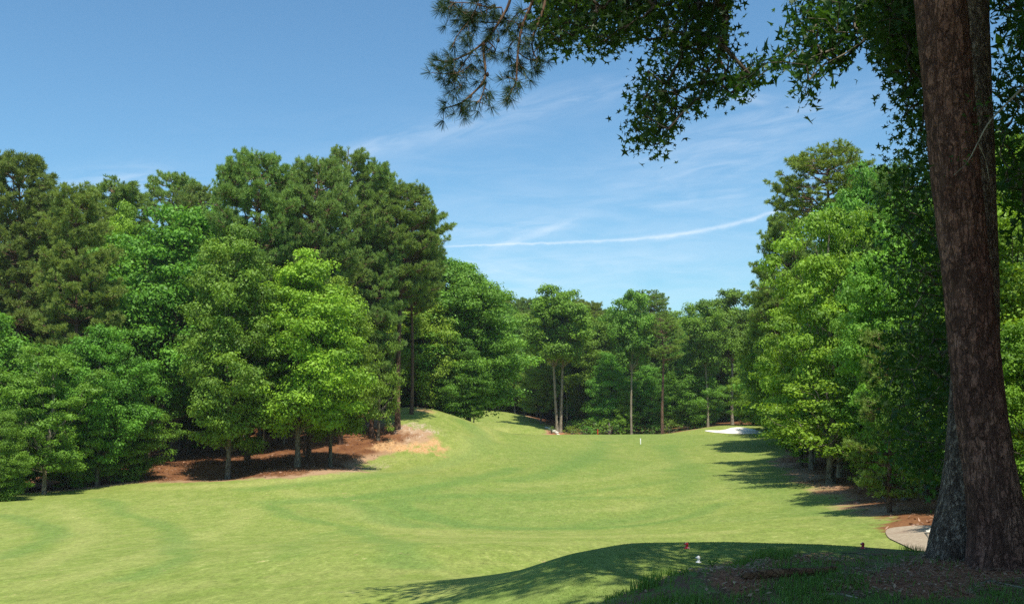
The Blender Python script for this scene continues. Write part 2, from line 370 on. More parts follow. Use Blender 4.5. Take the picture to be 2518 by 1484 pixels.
def near_bark(name, c1, c2, crack, sx, sz, wid, amp):
    m, nt = new_mat(name); N = NT(nt)
    tc = N.n('ShaderNodeTexCoord').outputs['Object']
    A_ = N.n('ShaderNodeMapping', ins={0: tc, 3: (sx, sx, sz)}).outputs[0]
    nzv = N.n('ShaderNodeTexNoise', ins={'Vector': A_, 'Scale': 1.1, 'Detail': 4}).outputs['Color']
    wv = N.n('ShaderNodeVectorMath', operation='MULTIPLY_ADD', ins={0: N.n('ShaderNodeVectorMath', operation='SUBTRACT', ins={0: nzv, 1: (.5, .5, .5)}).outputs[0], 1: (1.1, 1.1, 1.1), 2: A_}).outputs[0]
    vo = N.n('ShaderNodeTexVoronoi', feature='DISTANCE_TO_EDGE', ins={'Vector': wv, 'Scale': 1.0}).outputs[0]
    vc = N.n('ShaderNodeSeparateXYZ', ins={0: N.n('ShaderNodeTexVoronoi', feature='F1', ins={'Vector': wv, 'Scale': 1.0}).outputs['Color']}).outputs[0]
    long_ = N.noise(N.n('ShaderNodeMapping', ins={0: tc, 3: (sx * .8, sx * .8, sz * .28)}).outputs[0], 1.0, 3, .6, .3)
    fine = N.noise(A_, 5, 6, .72); big = N.noise(tc, 1.3, 3); vis = N.noise(A_, .9, 3, .6)
    wide = N.m('ADD', wid * .25, N.m('MULTIPLY', N.noise(A_, .7, 2), wid * 1.6))
    r1 = N.m('SUBTRACT', 1.0, N.n('ShaderNodeMapRange', ins={0: N.m('ADD', vo, N.m('MULTIPLY', N.m('SUBTRACT', fine, .5), wid * 3)), 1: 0.0, 2: wide}).outputs[0])
    r1 = N.m('MULTIPLY', r1, N.sm(vis, .40, .60))
    r2 = N.m('MULTIPLY', N.m('SUBTRACT', 1.0, N.sm(N.m('ABSOLUTE', N.m('SUBTRACT', N.m('ADD', long_, N.m('MULTIPLY', N.m('SUBTRACT', fine, .5), .08)), .5)), 0, .05)), .9)
    flake = N.sm(N.noise(N.n('ShaderNodeMapping', ins={0: tc, 3: (sx * 2.2, sx * 2.2, sz * 2.4)}).outputs[0], 1.0, 5, .75, 1.2), .5, .62)
    pl = N.m('SUBTRACT', 1.0, N.m('MAXIMUM', r1, r2), clamp=True); pl = N.m('MULTIPLY', pl, N.m('SUBTRACT', 1.0, N.m('MULTIPLY', flake, .35)))
    plate_n = N.m('ADD', N.m('MULTIPLY', vc, .30), N.m('MULTIPLY', fine, .7))
    base = N.mix(N.sm(plate_n, .35, .65), c1, c2); base = N.mix(N.m('MULTIPLY', N.sm(fine, .4, .75), .5), base, tuple(min(1, x * 1.35) for x in c2))
    base = N.mix(N.sm(big, .4, .65), base, N.mix(1.0, base, (.75, .72, .72), 'MULTIPLY'))
    base = N.mix(N.m('MULTIPLY', N.m('SUBTRACT', 1.0, pl), amp), base, crack)
    bp = N.n('ShaderNodeBump', ins={'Strength': 1.0, 'Distance': .03, 'Height': N.m('ADD', N.m('MULTIPLY', pl, .8), N.m('MULTIPLY', fine, .35))})
    pb = N.n('ShaderNodeBsdfPrincipled', ins={'Base Color': base, 'Roughness': .88, 'Specular IOR Level': .15, 'Normal': bp.outputs[0]})
    o = N.n('ShaderNodeOutputMaterial'); N.link(pb.outputs[0], o.inputs[0]); return m
M_BARK_NEAR = near_bark('near_pine_bark', (.165, .075, .054), (.33, .165, .118), (.050, .026, .020), 13, 6.5, .11, .8)
M_BARK_KNOB = near_bark('knobbly_gum_bark', (.15, .092, .066), (.42, .31, .23), (.036, .023, .017), 26, 14, .20, .8)
def plain_mat(name, colr, rough=.6, var=.2, scale=8, bump=0, spec=.3, metal=0):
    m, nt = new_mat(name); N = NT(nt)
    tc = N.n('ShaderNodeTexCoord').outputs['Object']; nz = N.noise(tc, scale, 4)
    k = 1 - var; cc = N.mix(nz, tuple(x * k for x in colr), tuple(min(1, x * (1 + var)) for x in colr))
    ins = {'Base Color': cc, 'Roughness': rough, 'Specular IOR Level': spec}
    if bump: ins['Normal'] = N.n('ShaderNodeBump', ins={'Strength': bump, 'Distance': .02, 'Height': nz}).outputs[0]
    pb = N.n('ShaderNodeBsdfPrincipled', ins=ins)
    o = N.n('ShaderNodeOutputMaterial'); N.link(pb.outputs[0], o.inputs[0])
    return m

# ------------------------------------------------------------------ ground sheet
HP = lambda *uv: [hit(u, v) for u, v in uv]
_w = lambda u, Y: (ray(u, 1040)[0] * Y, Y)
grass_poly = [(-200, 60), (-80, 66)] + HP((-60, 1222), (0, 1217), (330, 1185), (545, 1181), (700, 1173), (890, 1158), (880, 1140), (930, 1120), (1000, 1100), (1030, 1085), (1050, 1060), (1000, 1052), (920, 1040), (975, 1008)) \
    + [(-19, 122), (-19, 133), (-20, 150), (-26, 200), (-14, 200)] + [_w(1240, 192), _w(1290, 184), _w(1350, 174), _w(1356, 166), _w(1345, 160)] + [(-2, 152), (10, 150), (24, 158), (38, 166), (44, 158)] \
    + [(41, 140), (34, 110)] + HP((1900, 1130), (1940, 1150), (2000, 1192), (2060, 1225), (2110, 1250), (2180, 1290), (2240, 1320), (2290, 1340)) + [(9.3, 24), (12, 15), (14, 0), (20, -60), (-200, -60)]
NA, NR = 900, 820
ang = np.concatenate([np.linspace(-math.pi, -.60, 60, endpoint=False), np.linspace(-.60, .60, NA), np.linspace(.60, math.pi, 60)[1:-1]])
rad = np.concatenate([[0.02, 1, 2.5, 4.5], np.exp(np.linspace(math.log(6.5), math.log(260), NR)), [330, 450, 700, 1200, 2500, 5000]])
AA, RR = np.meshgrid(ang, rad); GX = (np.sin(AA) * RR); GY = (np.cos(AA) * RR)
GZ = height(GX, GY)
na, nr = AA.shape[1], AA.shape[0]
gx, gy = GX.ravel(), GY.ravel()
wx = gx + (fbm(gx / 2.5, gy / 2.5, 1, 4) - .5) * 2.2; wy = gy + (fbm(gx / 2.5, gy / 2.5, 2, 4) - .5) * 2.8
wx += (fbm(gx / .5, gy / .9, 101, 3) - .5) * 1.3; wy += (fbm(gx / .5, gy / .9, 102, 3) - .5) * 1.8
sd = poly_sd(wx, wy, grass_poly)
straw = sstep(sd, -.35, .35)
# bare patches beside the pines on the knoll
def blob(uvs, soft=.5, jit=1.0, seed=3):
    P = [hit(*p) if abs(p[0]) > 60 else p for p in uvs]
    x = gx + (fbm(gx / 1.3, gy / 2.6, seed, 4) - .5) * 2.4 * jit; y = gy + (fbm(gx / 1.3, gy / 2.6, seed + 9, 4) - .5) * 4.2 * jit
    return 1 - sstep(poly_sd(x, y, P), -soft, soft)
clay = np.maximum(blob([(905, 1098), (960, 1082), (1040, 1080), (1085, 1085), (1120, 1099), (1060, 1108), (1090, 1117), (1040, 1112), (960, 1108)]), .85 * blob([(1000, 1000), (1015, 997), (1050, 1004), (1075, 1010), (1030, 1010)], seed=6))
pale = np.maximum(.9 * blob([(960, 1046), (1030, 1036), (1075, 1048), (1085, 1060), (1040, 1066), (990, 1062)], .7, 1.2, 21), .55 * blob([(830, 1160), (900, 1140), (940, 1128), (950, 1142), (900, 1158)], .7, 1.3, 25))
edge_clay = sstep(sd, -.9, .0) * (1 - sstep(sd, .4, 1.7)) * (gy > 40) * (.4 + .6 * sstep(fbm(gx / 4, gy / 4, 31, 3), .4, .6))
rocky_bed = blob([_w(1350, 155), _w(1350, 166), _w(1372, 170), _w(1440, 168), _w(1450, 156)], .8, .6, 44)
# the mound the camera stands on: rough grass and pine litter
mound = [(-1.2, 2), (-.2, 7)] + HP((1500, 1484), (1570, 1432), (1690, 1402), (1820, 1368), (1900, 1358), (2080, 1358), (2290, 1352)) + [(5.5, 12.2), (9, 13), (14, 8), (14, -10), (-1.5, -10)]
x1 = gx + (fbm(gx / .5, gy / .5, 51, 3) - .5) * .5; y1 = gy + (fbm(gx / .5, gy / .5, 52, 3) - .5) * .7
rough = 1 - sstep(poly_sd(x1, y1, mound), -.15, .15)
lit_poly = [HP((1700, 1402), (1790, 1398), (1930, 1363), (2180, 1352), (2100, 1375), (1900, 1392), (1850, 1400), (1880, 1420), (1850, 1470), (1780, 1465), (1740, 1420)),
            HP((2070, 1420), (2170, 1395), (2290, 1362), (2400, 1362), (2518, 1380), (2700, 1400), (2700, 1430), (2500, 1438), (2280, 1462), (2130, 1462), (2060, 1450)) ]
litter = np.zeros(len(gx))
for P in lit_poly: litter = np.maximum(litter, 1 - sstep(poly_sd(x1 + (fbm(gx / .15, gy / .15, 58, 3) - .5) * .35, y1 + (fbm(gx / .15, gy / .15, 59, 3) - .5) * .5, P), -.12, .12))
litter = np.maximum(litter, (gy < 7.4) * rough * sstep(fbm(gx, gy, 66, 3), .45, .6))
# mower lines (long-lived strips of denser green turf) and the two mowing heights
dark = np.zeros(len(gx))
def band(uvs, wid, amp, ahead=True):
    global dark
    P = chaikin(HP(*uvs), 3); wx2 = gx + (fbm(gx / 4, gy / 4, 71, 2) - .5) * 1.2
    dark = np.maximum(dark, amp * (1 - sstep(line_d(wx2, gy, P) + (fbm(gx / 1.5, gy / 3, 77, 3) - .5) * wid * .6, wid * .1, wid * 1.0)))
band([(250, 1225), (290, 1250), (380, 1280), (430, 1312), (445, 1350), (400, 1390), (330, 1420)], 1.1, .8)
band([(0, 1265), (70, 1275), (130, 1305), (110, 1335), (0, 1370)], 1.3, .8)
band([(650, 1240), (690, 1262), (800, 1285), (900, 1300), (980, 1340), (1020, 1390)], 1.2, .9)
band([(655, 1240), (760, 1222), (900, 1240), (950, 1275), (1020, 1292)], 1.6, .6)
band([(975, 1232), (1000, 1258), (1100, 1282), (1200, 1296), (1400, 1298), (1640, 1285), (1760, 1240)], 1.3, .8)
band([(990, 1228), (1150, 1215), (1400, 1215), (1700, 1175)], 2.2, .55)
band([(640, 1200), (850, 1182), (1010, 1160), (1120, 1130), (1180, 1100), (1190, 1070), (1150, 1040)], 2.4, .85)
band([(1900, 1130), (1850, 1110), (1860, 1085), (1900, 1070)], 2.0, .5)
band([(700, 1370), (760, 1320), (900, 1300)], 1.3, .4)
band([(1475, 1085), (1450, 1130), (1359, 1162), (1259, 1180)], 2.4, .7)
band([(1640, 1095), (1700, 1155), (1690, 1220), (1580, 1275), (1410, 1295)], 2.2, .6)
band([(1259, 1226), (1460, 1220), (1710, 1228)], 1.5, .6)
band([(1259, 1152), (1104, 1190), (954, 1218), (653, 1234)], 2.2, .85)
band([(1800, 1180), (1960, 1240), (2150, 1290)], 1.5, .35)
dark_keep = dark; dark = np.zeros(len(gx))
band([(1232, 1058), (1190, 1105), (1004, 1160), (753, 1186), (400, 1200)], 2.4, .9)
band([(1300, 1190), (1500, 1180), (1690, 1130)], 2.2, .5); band([(1330, 1260), (1560, 1250), (1800, 1200), (1850, 1150)], 1.8, .5)
band([(700, 1205), (900, 1260), (1050, 1310), (1350, 1320), (1800, 1305)], 1.6, .6); band([(100, 1440), (400, 1350), (560, 1300), (600, 1250)], 1.4, .5); band([(150, 1240), (220, 1290), (200, 1340), (60, 1400)], 1.3, .6)
light = dark; dark = dark_keep
fair = HP((1215, 1064), (1255, 1085), (1170, 1125), (1020, 1168), (860, 1190), (650, 1215), (640, 1240), (760, 1275), (1000, 1296), (1300, 1305), (1650, 1292), (1900, 1275), (2050, 1268), (2030, 1230), (1960, 1190), (1880, 1140), (1800, 1090), (1900, 1070)) + [(36, 147), (20, 146), (0, 148), (-8, 150)]
fw = 1 - sstep(poly_sd(gx + (fbm(gx / 6, gy / 6, 81, 2) - .5) * 2, gy, fair), -.8, .8)
sdir = gx * .62 + gy * .30
stripe = .5 + .5 * np.sin(sdir / 2.6 + 2.2 * fbm(gx / 14, gy / 14, 83, 2)); stripe2 = .5 + .5 * np.sin((gx * .8 - gy * .25) / 3.2 + 2.5 * fbm(gx / 16, gy / 16, 84, 2))
dark = np.clip(dark * .85 + fw * (.30 + .28 * (stripe - .5) + .22 * (stripe2 - .5)) + (1 - fw) * .10 * (stripe - .5), 0, 1)
tee = 1 - sstep(poly_sd(gx, gy, [(-3, 14), (-1, 18), (1.0, 20.6), (2.4, 21.2), (4.4, 21.6), (7, 21.4), (9.2, 20.5), (10, 13), (5, 11), (0, 12)]), -.4, 1.5)
dark = np.clip(dark + tee * .55, 0, 1)
i = np.arange(nr - 1)[:, None] * na; j = np.arange(na)[None]; j2 = (j + 1) % na
GF = np.stack([i + j, i + j2, i + na + j2, i + na + j], -1).reshape(-1, 4)[:, ::-1]
m, nt = new_mat('turf_and_woodland_floor'); N = NT(nt)
pos = N.n('ShaderNodeNewGeometry').outputs['Position']
def squash(vec, s): return N.n('ShaderNodeMapping', ins={0: vec, 3: s}).outputs[0]
n_big = N.noise(pos, .12, 4, .6); n_mid = N.noise(squash(pos, (1, .5, 1)), .9, 4, .65); n_fine = N.noise(squash(pos, (1, .45, 1)), 9, 4, .7); n_grain = N.noise(squash(pos, (1, .6, 1)), 38, 3, .7)
n_mot = N.noise(squash(pos, (1, .38, 1)), 3.2, 6, .78); n_long = N.noise(squash(pos, (.35, 1.2, 1)), 1.3, 5, .7, .5)
turf = N.mix(N.sm(n_mid, .3, .72), (.190, .245, .046), (.275, .300, .080))
turf = N.mix(N.m('MULTIPLY', N.sm(n_big, .35, .65), .45), turf, (.210, .275, .050))
turf = N.mix(N.m('MULTIPLY', N.sm(n_long, .45, .72), .25), turf, (.34, .34, .105))
turf = N.mix(N.m('MULTIPLY', N.attr('light'), .6), turf, (.36, .36, .11))
turf = N.mix(N.m('MULTIPLY', N.attr('dark'), .66), turf, (.110, .205, .042))
spk = N.m('MULTIPLY', N.sm(n_mot, .57, .70), N.sm(n_big, .40, .60))
turf = N.mix(N.m('MULTIPLY', spk, N.m('SUBTRACT', .6, N.m('MULTIPLY', N.attr('dark'), .6))), turf, (.50, .42, .20))
bare = N.m('MULTIPLY', N.sm(N.noise(squash(pos, (.6, .5, 1)), 1.9, 6, .8), .625, .66), N.sm(n_big, .46, .6))
turf = N.mix(N.m('MULTIPLY', bare, .55), turf, (.62, .42, .22))
gr = N.m('ADD', -.66, N.m('ADD', N.m('MULTIPLY', n_fine, 1.2), N.m('ADD', N.m('MULTIPLY', n_grain, 1.0), N.m('MULTIPLY', n_mot, 1.0))))
turf = N.mix(1.0, turf, N.n('ShaderNodeCombineColor', ins={0: gr, 1: gr, 2: gr}).outputs[0], 'MULTIPLY')
strw = N.mix(N.sm(n_mid, .3, .7), (.135, .054, .021), (.240, .110, .044)); strw = N.mix(N.sm(n_fine, .45, .75), strw, (.12, .05, .03))
strw = N.mix(N.m('MULTIPLY', N.sm(n_grain, .58, .75), .5), strw, (.32, .19, .11))
clayc = N.mix(N.sm(n_fine, .35, .7), (.44, .23, .09), (.56, .38, .20)); palec = N.mix(N.sm(n_fine, .35, .65), (.30, .19, .115), (.60, .49, .37))
rough_c = N.mix(N.sm(n_fine, .4, .65), (.18, .10, .06), (.13, .21, .045))
lit_c = N.mix(N.sm(n_grain, .4, .65), (.20, .078, .042), (.42, .19, .10))
cc = N.mix(N.attr('straw'), turf, strw)
cc = N.mix(N.attr('edge_clay'), cc, N.mix(n_fine, (.30, .16, .085), (.46, .32, .19)))
brk = N.sm(N.noise(squash(pos, (1, .5, 1)), 1.6, 5, .75), .28, .55)
brk2 = N.sm(N.noise(squash(pos, (1, .35, 1)), 1.1, 6, .8), .34, .54)
cc = N.mix(N.m('MULTIPLY', N.attr('clay'), brk2), cc, clayc); cc = N.mix(N.m('MULTIPLY', N.attr('pale'), N.sm(N.noise(squash(pos, (1, .3, 1)), 1.5, 6, .8), .44, .62)), cc, palec)
cc = N.mix(N.attr('rocky_bed'), cc, (.36, .15, .08))
cc = N.mix(N.attr('rough'), cc, rough_c); cc = N.mix(N.attr('litter'), cc, lit_c)
bp = N.n('ShaderNodeBump', ins={'Strength': .35, 'Distance': .05, 'Height': N.m('ADD', n_fine, N.m('MULTIPLY', n_grain, .6))})
pb = N.n('ShaderNodeBsdfPrincipled', ins={'Base Color': cc, 'Roughness': .92, 'Specular IOR Level': .12, 'Normal': bp.outputs[0]})
pb.inputs['Sheen Weight'].default_value = .0
o = N.n('ShaderNodeOutputMaterial'); N.link(pb.outputs[0], o.inputs[0])
GV = np.stack([gx, gy, GZ.ravel()], 1)
ground = build('ground', [(GV, GF)], m, smooth=True, attrs=dict(straw=straw, clay=clay, pale=pale, edge_clay=edge_clay, rocky_bed=rocky_bed, rough=rough, litter=litter, dark=dark, light=light))
tag(ground, kind='structure')

def patch(name, poly, mat, eps, rings=14, dish=0.0, n=160):
    P = np.array(chaikin(poly, 2, True)); seg = np.linalg.norm(np.roll(P, -1, 0) - P, axis=1); cum = np.concatenate([[0], np.cumsum(seg)])
    t = np.linspace(0, cum[-1], n, endpoint=False); Pc = np.vstack([P, P[:1]]); X = np.interp(t, cum, Pc[:, 0]); Y = np.interp(t, cum, Pc[:, 1])
    cx, cyy = X.mean(), Y.mean(); V = []
    for k in range(rings + 1):
        f = 1 - (k / rings); x = cx + (X - cx) * f; y = cyy + (Y - cyy) * f
        V.append(np.stack([x, y, height(x, y) + eps - dish * (1 - f ** 4) * .0], 1))
    i = np.arange(rings)[:, None] * n; j = np.arange(n)[None]; j2 = (j + 1) % n
    return build(name, [(np.concatenate(V), np.stack([i + j, i + j2, i + n + j2, i + n + j], -1).reshape(-1, 4))], mat, smooth=True)
# bunker sand
m, nt = new_mat('white_sand'); N = NT(nt); pos = N.n('ShaderNodeNewGeometry').outputs['Position']; nz = N.noise(pos, 1.2, 4)
pb = N.n('ShaderNodeBsdfPrincipled', ins={'Base Color': N.mix(N.sm(nz, .3, .7), (.78, .68, .54), (.93, .87, .77)), 'Roughness': .95}); o = N.n('ShaderNodeOutputMaterial'); N.link(pb.outputs[0], o.inputs[0])
def wx_(u, Y): a, b = ray(u, 1060); return (a * Y, Y)
sand = patch('sand_bunker', [wx_(1729, 151.5), wx_(1745, 149.6), wx_(1780, 148.8), wx_(1820, 148.0), wx_(1870, 148.2), wx_(1890, 149.5), wx_(1872, 151), wx_(1855, 153.5), wx_(1825, 156), wx_(1798, 155.6), wx_(1785, 153), wx_(1760, 151.8), wx_(1745, 152.6)], m, .05)
tag(sand, kind='structure')
# cart path
m, nt = new_mat('sandy_concrete'); N = NT(nt); pos = N.n('ShaderNodeNewGeometry').outputs['Position']; nz = N.noise(pos, 6, 5); nz2 = N.noise(pos, .8, 3)
pc = N.mix(N.sm(nz, .3, .75), (.30, .225, .15), (.42, .335, .23)); pc = N.mix(N.m('MULTIPLY', N.sm(nz2, .5, .7), .5), pc, (.25, .15, .09))
pb = N.n('ShaderNodeBsdfPrincipled', ins={'Base Color': pc, 'Roughness': .9, 'Normal': N.n('ShaderNodeBump', ins={'Strength': .2, 'Distance': .02, 'Height': nz}).outputs[0]}); o = N.n('ShaderNodeOutputMaterial'); N.link(pb.outputs[0], o.inputs[0])
pth = HP((2176, 1301), (2180, 1318), (2196, 1330), (2290, 1340), (2400, 1352)) + HP((2420, 1340), (2320, 1325), (2290, 1318), (2268, 1308), (2275, 1308), (2310, 1304), (2330, 1294), (2270, 1291), (2210, 1295))
path = patch('cart_path', pth, m, .03, rings=20, n=240); tag(path, kind='structure')
# fringe of clipped lip around the bunker is turf of the ground sheet

# ------------------------------------------------------------------ tree builders (each returns blocks for trunk and crown)
def curve(p0, p1, up, n, rng, wob=.06):
    p0 = np.array(p0, float); p1 = np.array(p1, float); L = np.linalg.norm(p1 - p0)
    t = np.linspace(0, 1, n)[:, None]; P = p0 + (p1 - p0) * t; P[:, 2] += (up * L * 4 * t * (1 - t))[:, 0]
    P[1:-1] += rng.normal(size=(n - 2, 3)) * wob * L / math.sqrt(n); return P
def trunk_path(H, top, rng, wander=.35, n=12, lean=(0, 0)):
    z = np.linspace(0, H * top, n); P = np.zeros((n, 3)); P[:, 2] = z
    a = rng.random(2) * 6.28; t = z / H
    P[:, 0] = wander * np.sin(t * 5 + a[0]) * t + lean[0] * t; P[:, 1] = wander * np.sin(t * 4 + a[1]) * t + lean[1] * t
    return P
def broad(seed, H=20, Rr=5.5, h0=4, shape='oval', nl=26, per=7, clump=1.15, leaf=.17, nleaf=115, dens=.85, r0=.26, twin=False, flat=.55, pitch=.5, low=.75, extra=50, wander=.5, gap=0.0):
    rng = np.random.default_rng(seed); wood = []; crown = []
    prof = {'oval': lambda t: np.clip(math.sin(math.pi * min(1, (t * .82 + .16))) ** .75, .12, 1), 'cone': lambda t: max(.14, (1 - t) ** .75 * min(1, .55 + 2 * t)),
            'round': lambda t: max(.2, math.sqrt(max(0, 1 - (2 * t - .9) ** 2 * .8))), 'top': lambda t: max(.25, min(1, .35 + 1.2 * t) * math.sqrt(max(0.02, 1 - t ** 3.5)))}[shape]
    trunks = [trunk_path(H, .9, rng, wander)]
    if twin:
        a = trunk_path(H, .88, rng, .2); b = trunk_path(H, .84, rng, .2); t = a[:, 2:3] / H
        a[:, 0:1] += .30 + 1.3 * t; b[:, 0:1] += -.30 - 1.2 * t; trunks = [a, b]
    for P in trunks:
        t = P[:, 2] / H; rr = r0 * (1 - t) ** .75 + .03; rr[0] *= 1.35; wood.append(tube(P, rr, 9))
    cl = []  # clump centres, radius
    lobes = rng.random(3) * 6.28
    for k in range(nl):
        t = ((k + .5) / nl) ** .9; P = trunks[k % len(trunks)]
        az = k * 2.399 + rng.normal() * .35
        rmax = Rr * prof(t) * (1 + .16 * math.sin(2 * az + lobes[0]) + .10 * math.sin(3 * az + lobes[1] + 4 * t)) * (.86 + .34 * rng.random())
        ze = h0 + (H - h0) * (t * .96 + .02) + rng.normal() * .5
        zs = max(h0 * low, ze - rmax * (pitch + .9 * t)); zs = min(zs, H * .86)
        s = np.array([np.interp(zs, P[:, 2], P[:, i]) for i in range(3)]); e = np.array([s[0] + math.cos(az) * rmax, s[1] + math.sin(az) * rmax, ze])
        L = curve(s, e, .06 * rng.normal(), 7, rng, .10); lr = np.interp(zs / H, [0, 1], [r0, .05]) * .42
        wood.append(tube(L, np.linspace(lr, .018, 7), 5))
        m = max(2, int(per * (.35 + .65 * rmax / Rr)))
        for q in range(m):
            f = 1.0 if q == 0 else rng.uniform(.38, 1.0); i_ = f * 6; b = np.array([np.interp(i_, range(7), L[:, i]) for i in range(3)])
            side = np.array([-math.sin(az), math.cos(az), 0]) * rng.uniform(-1, 1) * rmax * .34 * (1.1 - .3 * f); cpt = b + side * (q > 0) + np.array([0, 0, rng.normal() * .45 + .2])
            if q: wood.append(tube(np.array([b, (b + cpt) / 2 + rng.normal(size=3) * .1, cpt]), np.array([lr * .4, .025, .012]), 3))
            cl.append((cpt, clump * rng.uniform(.7, 1.35)))
    for k in range(extra):
        t = rng.random(); az = rng.random() * 6.28; rmax = Rr * prof(t) * rng.uniform(.3, .85)
        cl.append((np.array([math.cos(az) * rmax + np.interp(t, [0, 1], [0, trunks[0][-1, 0]]), math.sin(az) * rmax, h0 + (H - h0) * t]), clump * rng.uniform(.6, 1.1)))
    for P in trunks: cl.append((P[-1] + np.array([0, 0, .05 * H]), clump)); cl.append((P[-1], clump))
    C_, N_, T_ = [], [], []
    for cpt, a in cl:
        ns = int(rng.integers(4, 8)); base_t = .45 + rng.normal() * .13
        sub = unit(rng.normal(size=(ns, 3))) * np.array([1, 1, flat * .7]) * a * .72; sub[0] = 0; sub[:, 2] -= .14 * (sub[:, 0] ** 2 + sub[:, 1] ** 2) / a
        for q in range(ns):
            ra = a * rng.uniform(.36, .60); n = int(dens * 7.5 * ra * ra / (leaf * leaf * .62) * rng.uniform(.85, 1.15) * flat ** .5)
            d = unit(rng.normal(size=(n, 3)) + np.array([0, 0, .30])); rr = np.where(rng.random(n) < .8, rng.uniform(.82, 1.06, n), rng.random(n) ** .5) * (1 + .16 * np.sin(d[:, 0] * 7 + q * 2) * np.sin(d[:, 1] * 7 + q))
            pos_ = d * rr[:, None] * ra * np.array([1.15, 1.15, flat * 1.2]) * (1 + .22 * np.cos(np.arctan2(d[:, 1], d[:, 0]) * int(rng.integers(3, 7)) + rng.random() * 6)[:, None])
            C_.append(cpt + sub[q] + pos_); N_.append(unit(d * 1.0 + np.array([0, 0, .45]) + rng.normal(size=(n, 3)) * .36)); T_.append(np.full(n, base_t + rng.normal() * .05))
    C_ = np.concatenate(C_); N_ = np.concatenate(N_); T_ = np.concatenate(T_)
    crown.append(leaves(C_, N_, leaf, rng, .62, T_))
    return wood, crown
def tufts(C_, D, size, rng, n=13, wid=.03, tint=None):
    """needle tufts: n narrow triangles fanning round direction D"""
    m = len(C_); k = m * n; c0 = np.repeat(C_, n, 0); dd = np.repeat(D, n, 0)
    d = unit(dd * .85 + rng.normal(size=(k, 3)) * .60); L = (size * rng.uniform(.7, 1.15, k))[:, None]
    s = unit(np.cross(d, rng.normal(size=(k, 3)))) * wid
    base = c0 + d * L * .08
    V = np.stack([base - s * .6, base + s * .6, c0 + d * L * .75 + s, c0 + d * L], 1).reshape(-1, 3)
    t = (np.repeat(tint, n) if tint is not None else np.full(k, .5)) + rng.normal(size=k) * .15
    return V, np.arange(k * 4).reshape(-1, 4), np.repeat(np.clip(t, 0, 1), 4)
def pine(seed, H=27, Rr=4.6, hc=12, nb=46, r0=.27, tsize=.42, ntuft=1.15, dome=2.6, dead=5, droop=-.05, wid=.032, wander=.5, nn=26, step=.55):
    rng = np.random.default_rng(seed); wood = []; C_, D, T_ = [], [], []
    P = trunk_path(H, .97, rng, wander, 16); t = P[:, 2] / H; rr = r0 * (1 - t) ** .65 + .02; rr[0] *= 1.25; wood.append(tube(P, rr, 9))
    for k in range(dead):
        z = rng.uniform(hc * .45, hc); s = np.array([np.interp(z, P[:, 2], P[:, i]) for i in range(3)]); az = rng.random() * 6.28; L = rng.uniform(.8, 2.4)
        wood.append(tube(curve(s, s + np.array([math.cos(az) * L, math.sin(az) * L, rng.normal() * .3]), -.05, 4, rng), np.linspace(.04, .01, 4), 3))
    z0 = hc; k = 0; fail = rng.random(64)
    for k in range(nb):
        tt = (k + .3) / nb; tt = tt + .02 * rng.normal(); tt = min(max(tt, 0), .995)
        zc = hc + (H * .965 - hc) * (math.floor(tt * 15 + rng.random() * .9) / 15.6); az = k * 2.399 + rng.normal() * .5
        tz = (zc - hc) / (H - hc); Lb = Rr * math.sqrt(max(.03, 1 - tz ** dome)) * (.55 + .45 * min(1, tz * 3 + .25)) * rng.uniform(.62, 1.12)
        up = droop + .15 + 1.0 * tz ** 1.6 + rng.normal() * .10
        s = np.array([np.interp(zc, P[:, 2], P[:, i]) for i in range(3)]); hd = np.array([math.cos(az), math.sin(az), 0])
        e = s + hd * Lb * math.cos(math.atan(up)) + np.array([0, 0, Lb * math.sin(math.atan(up)) + .10 * Lb])
        zm = H * .99 - (math.hypot(e[0] - P[-1, 0], e[1] - P[-1, 1]) / Rr) ** 2 * min(4.5, (H - hc) * .42); e[2] = min(e[2], max(zm, s[2] + .1))
        Bp = curve(s, e, -.07, 8, rng, .08); lr = .035 + .016 * Lb * (1 - tz * .5); wood.append(tube(Bp, np.linspace(lr, .015, 8), 5))
        nside = int(Lb / step) + 2
        sid = np.array([-hd[1], hd[0], 0])
        for q in range(nside):
            f = .30 + .70 * (q + rng.random() * .6) / nside; f = min(f, 1.0); b = np.array([np.interp(f * 7, range(8), Bp[:, i]) for i in range(3)])
            ls = ((1 - f) * .62 * Lb + .35) * rng.uniform(.6, 1.2); sg = 1 if q % 2 else -1
            d = unit(hd * .7 + sid * sg * 1.0 + np.array([0, 0, .10 + .25 * rng.random()])); e2 = b + d * ls
            wood.append(tube(np.array([b, (b + e2) / 2 - np.array([0, 0, .04 * ls]), e2]), np.array([lr * .45, .02, .01]), 3))
            nt_ = max(2, int((ls / .28) * ntuft) + 1)
            for w_ in range(nt_):
                g_ = rng.uniform(.35, 1.0) if w_ else 1.0
                C_.append(b + (e2 - b) * g_ + rng.normal(size=3) * np.array([.16, .16, .08])); D.append(unit(d * .6 + np.array([0, 0, .8]) + rng.normal(size=3) * .25)); T_.append(.45 + .15 * rng.normal())
        C_.append(e); D.append(unit(hd + np.array([0, 0, .6]))); T_.append(.6)
    C_.append(P[-1]); D.append(np.array([0, 0, 1.0])); T_.append(.6)
    return wood, [tufts(np.array(C_), np.array(D), tsize, rng, nn, wid, np.array(T_))]

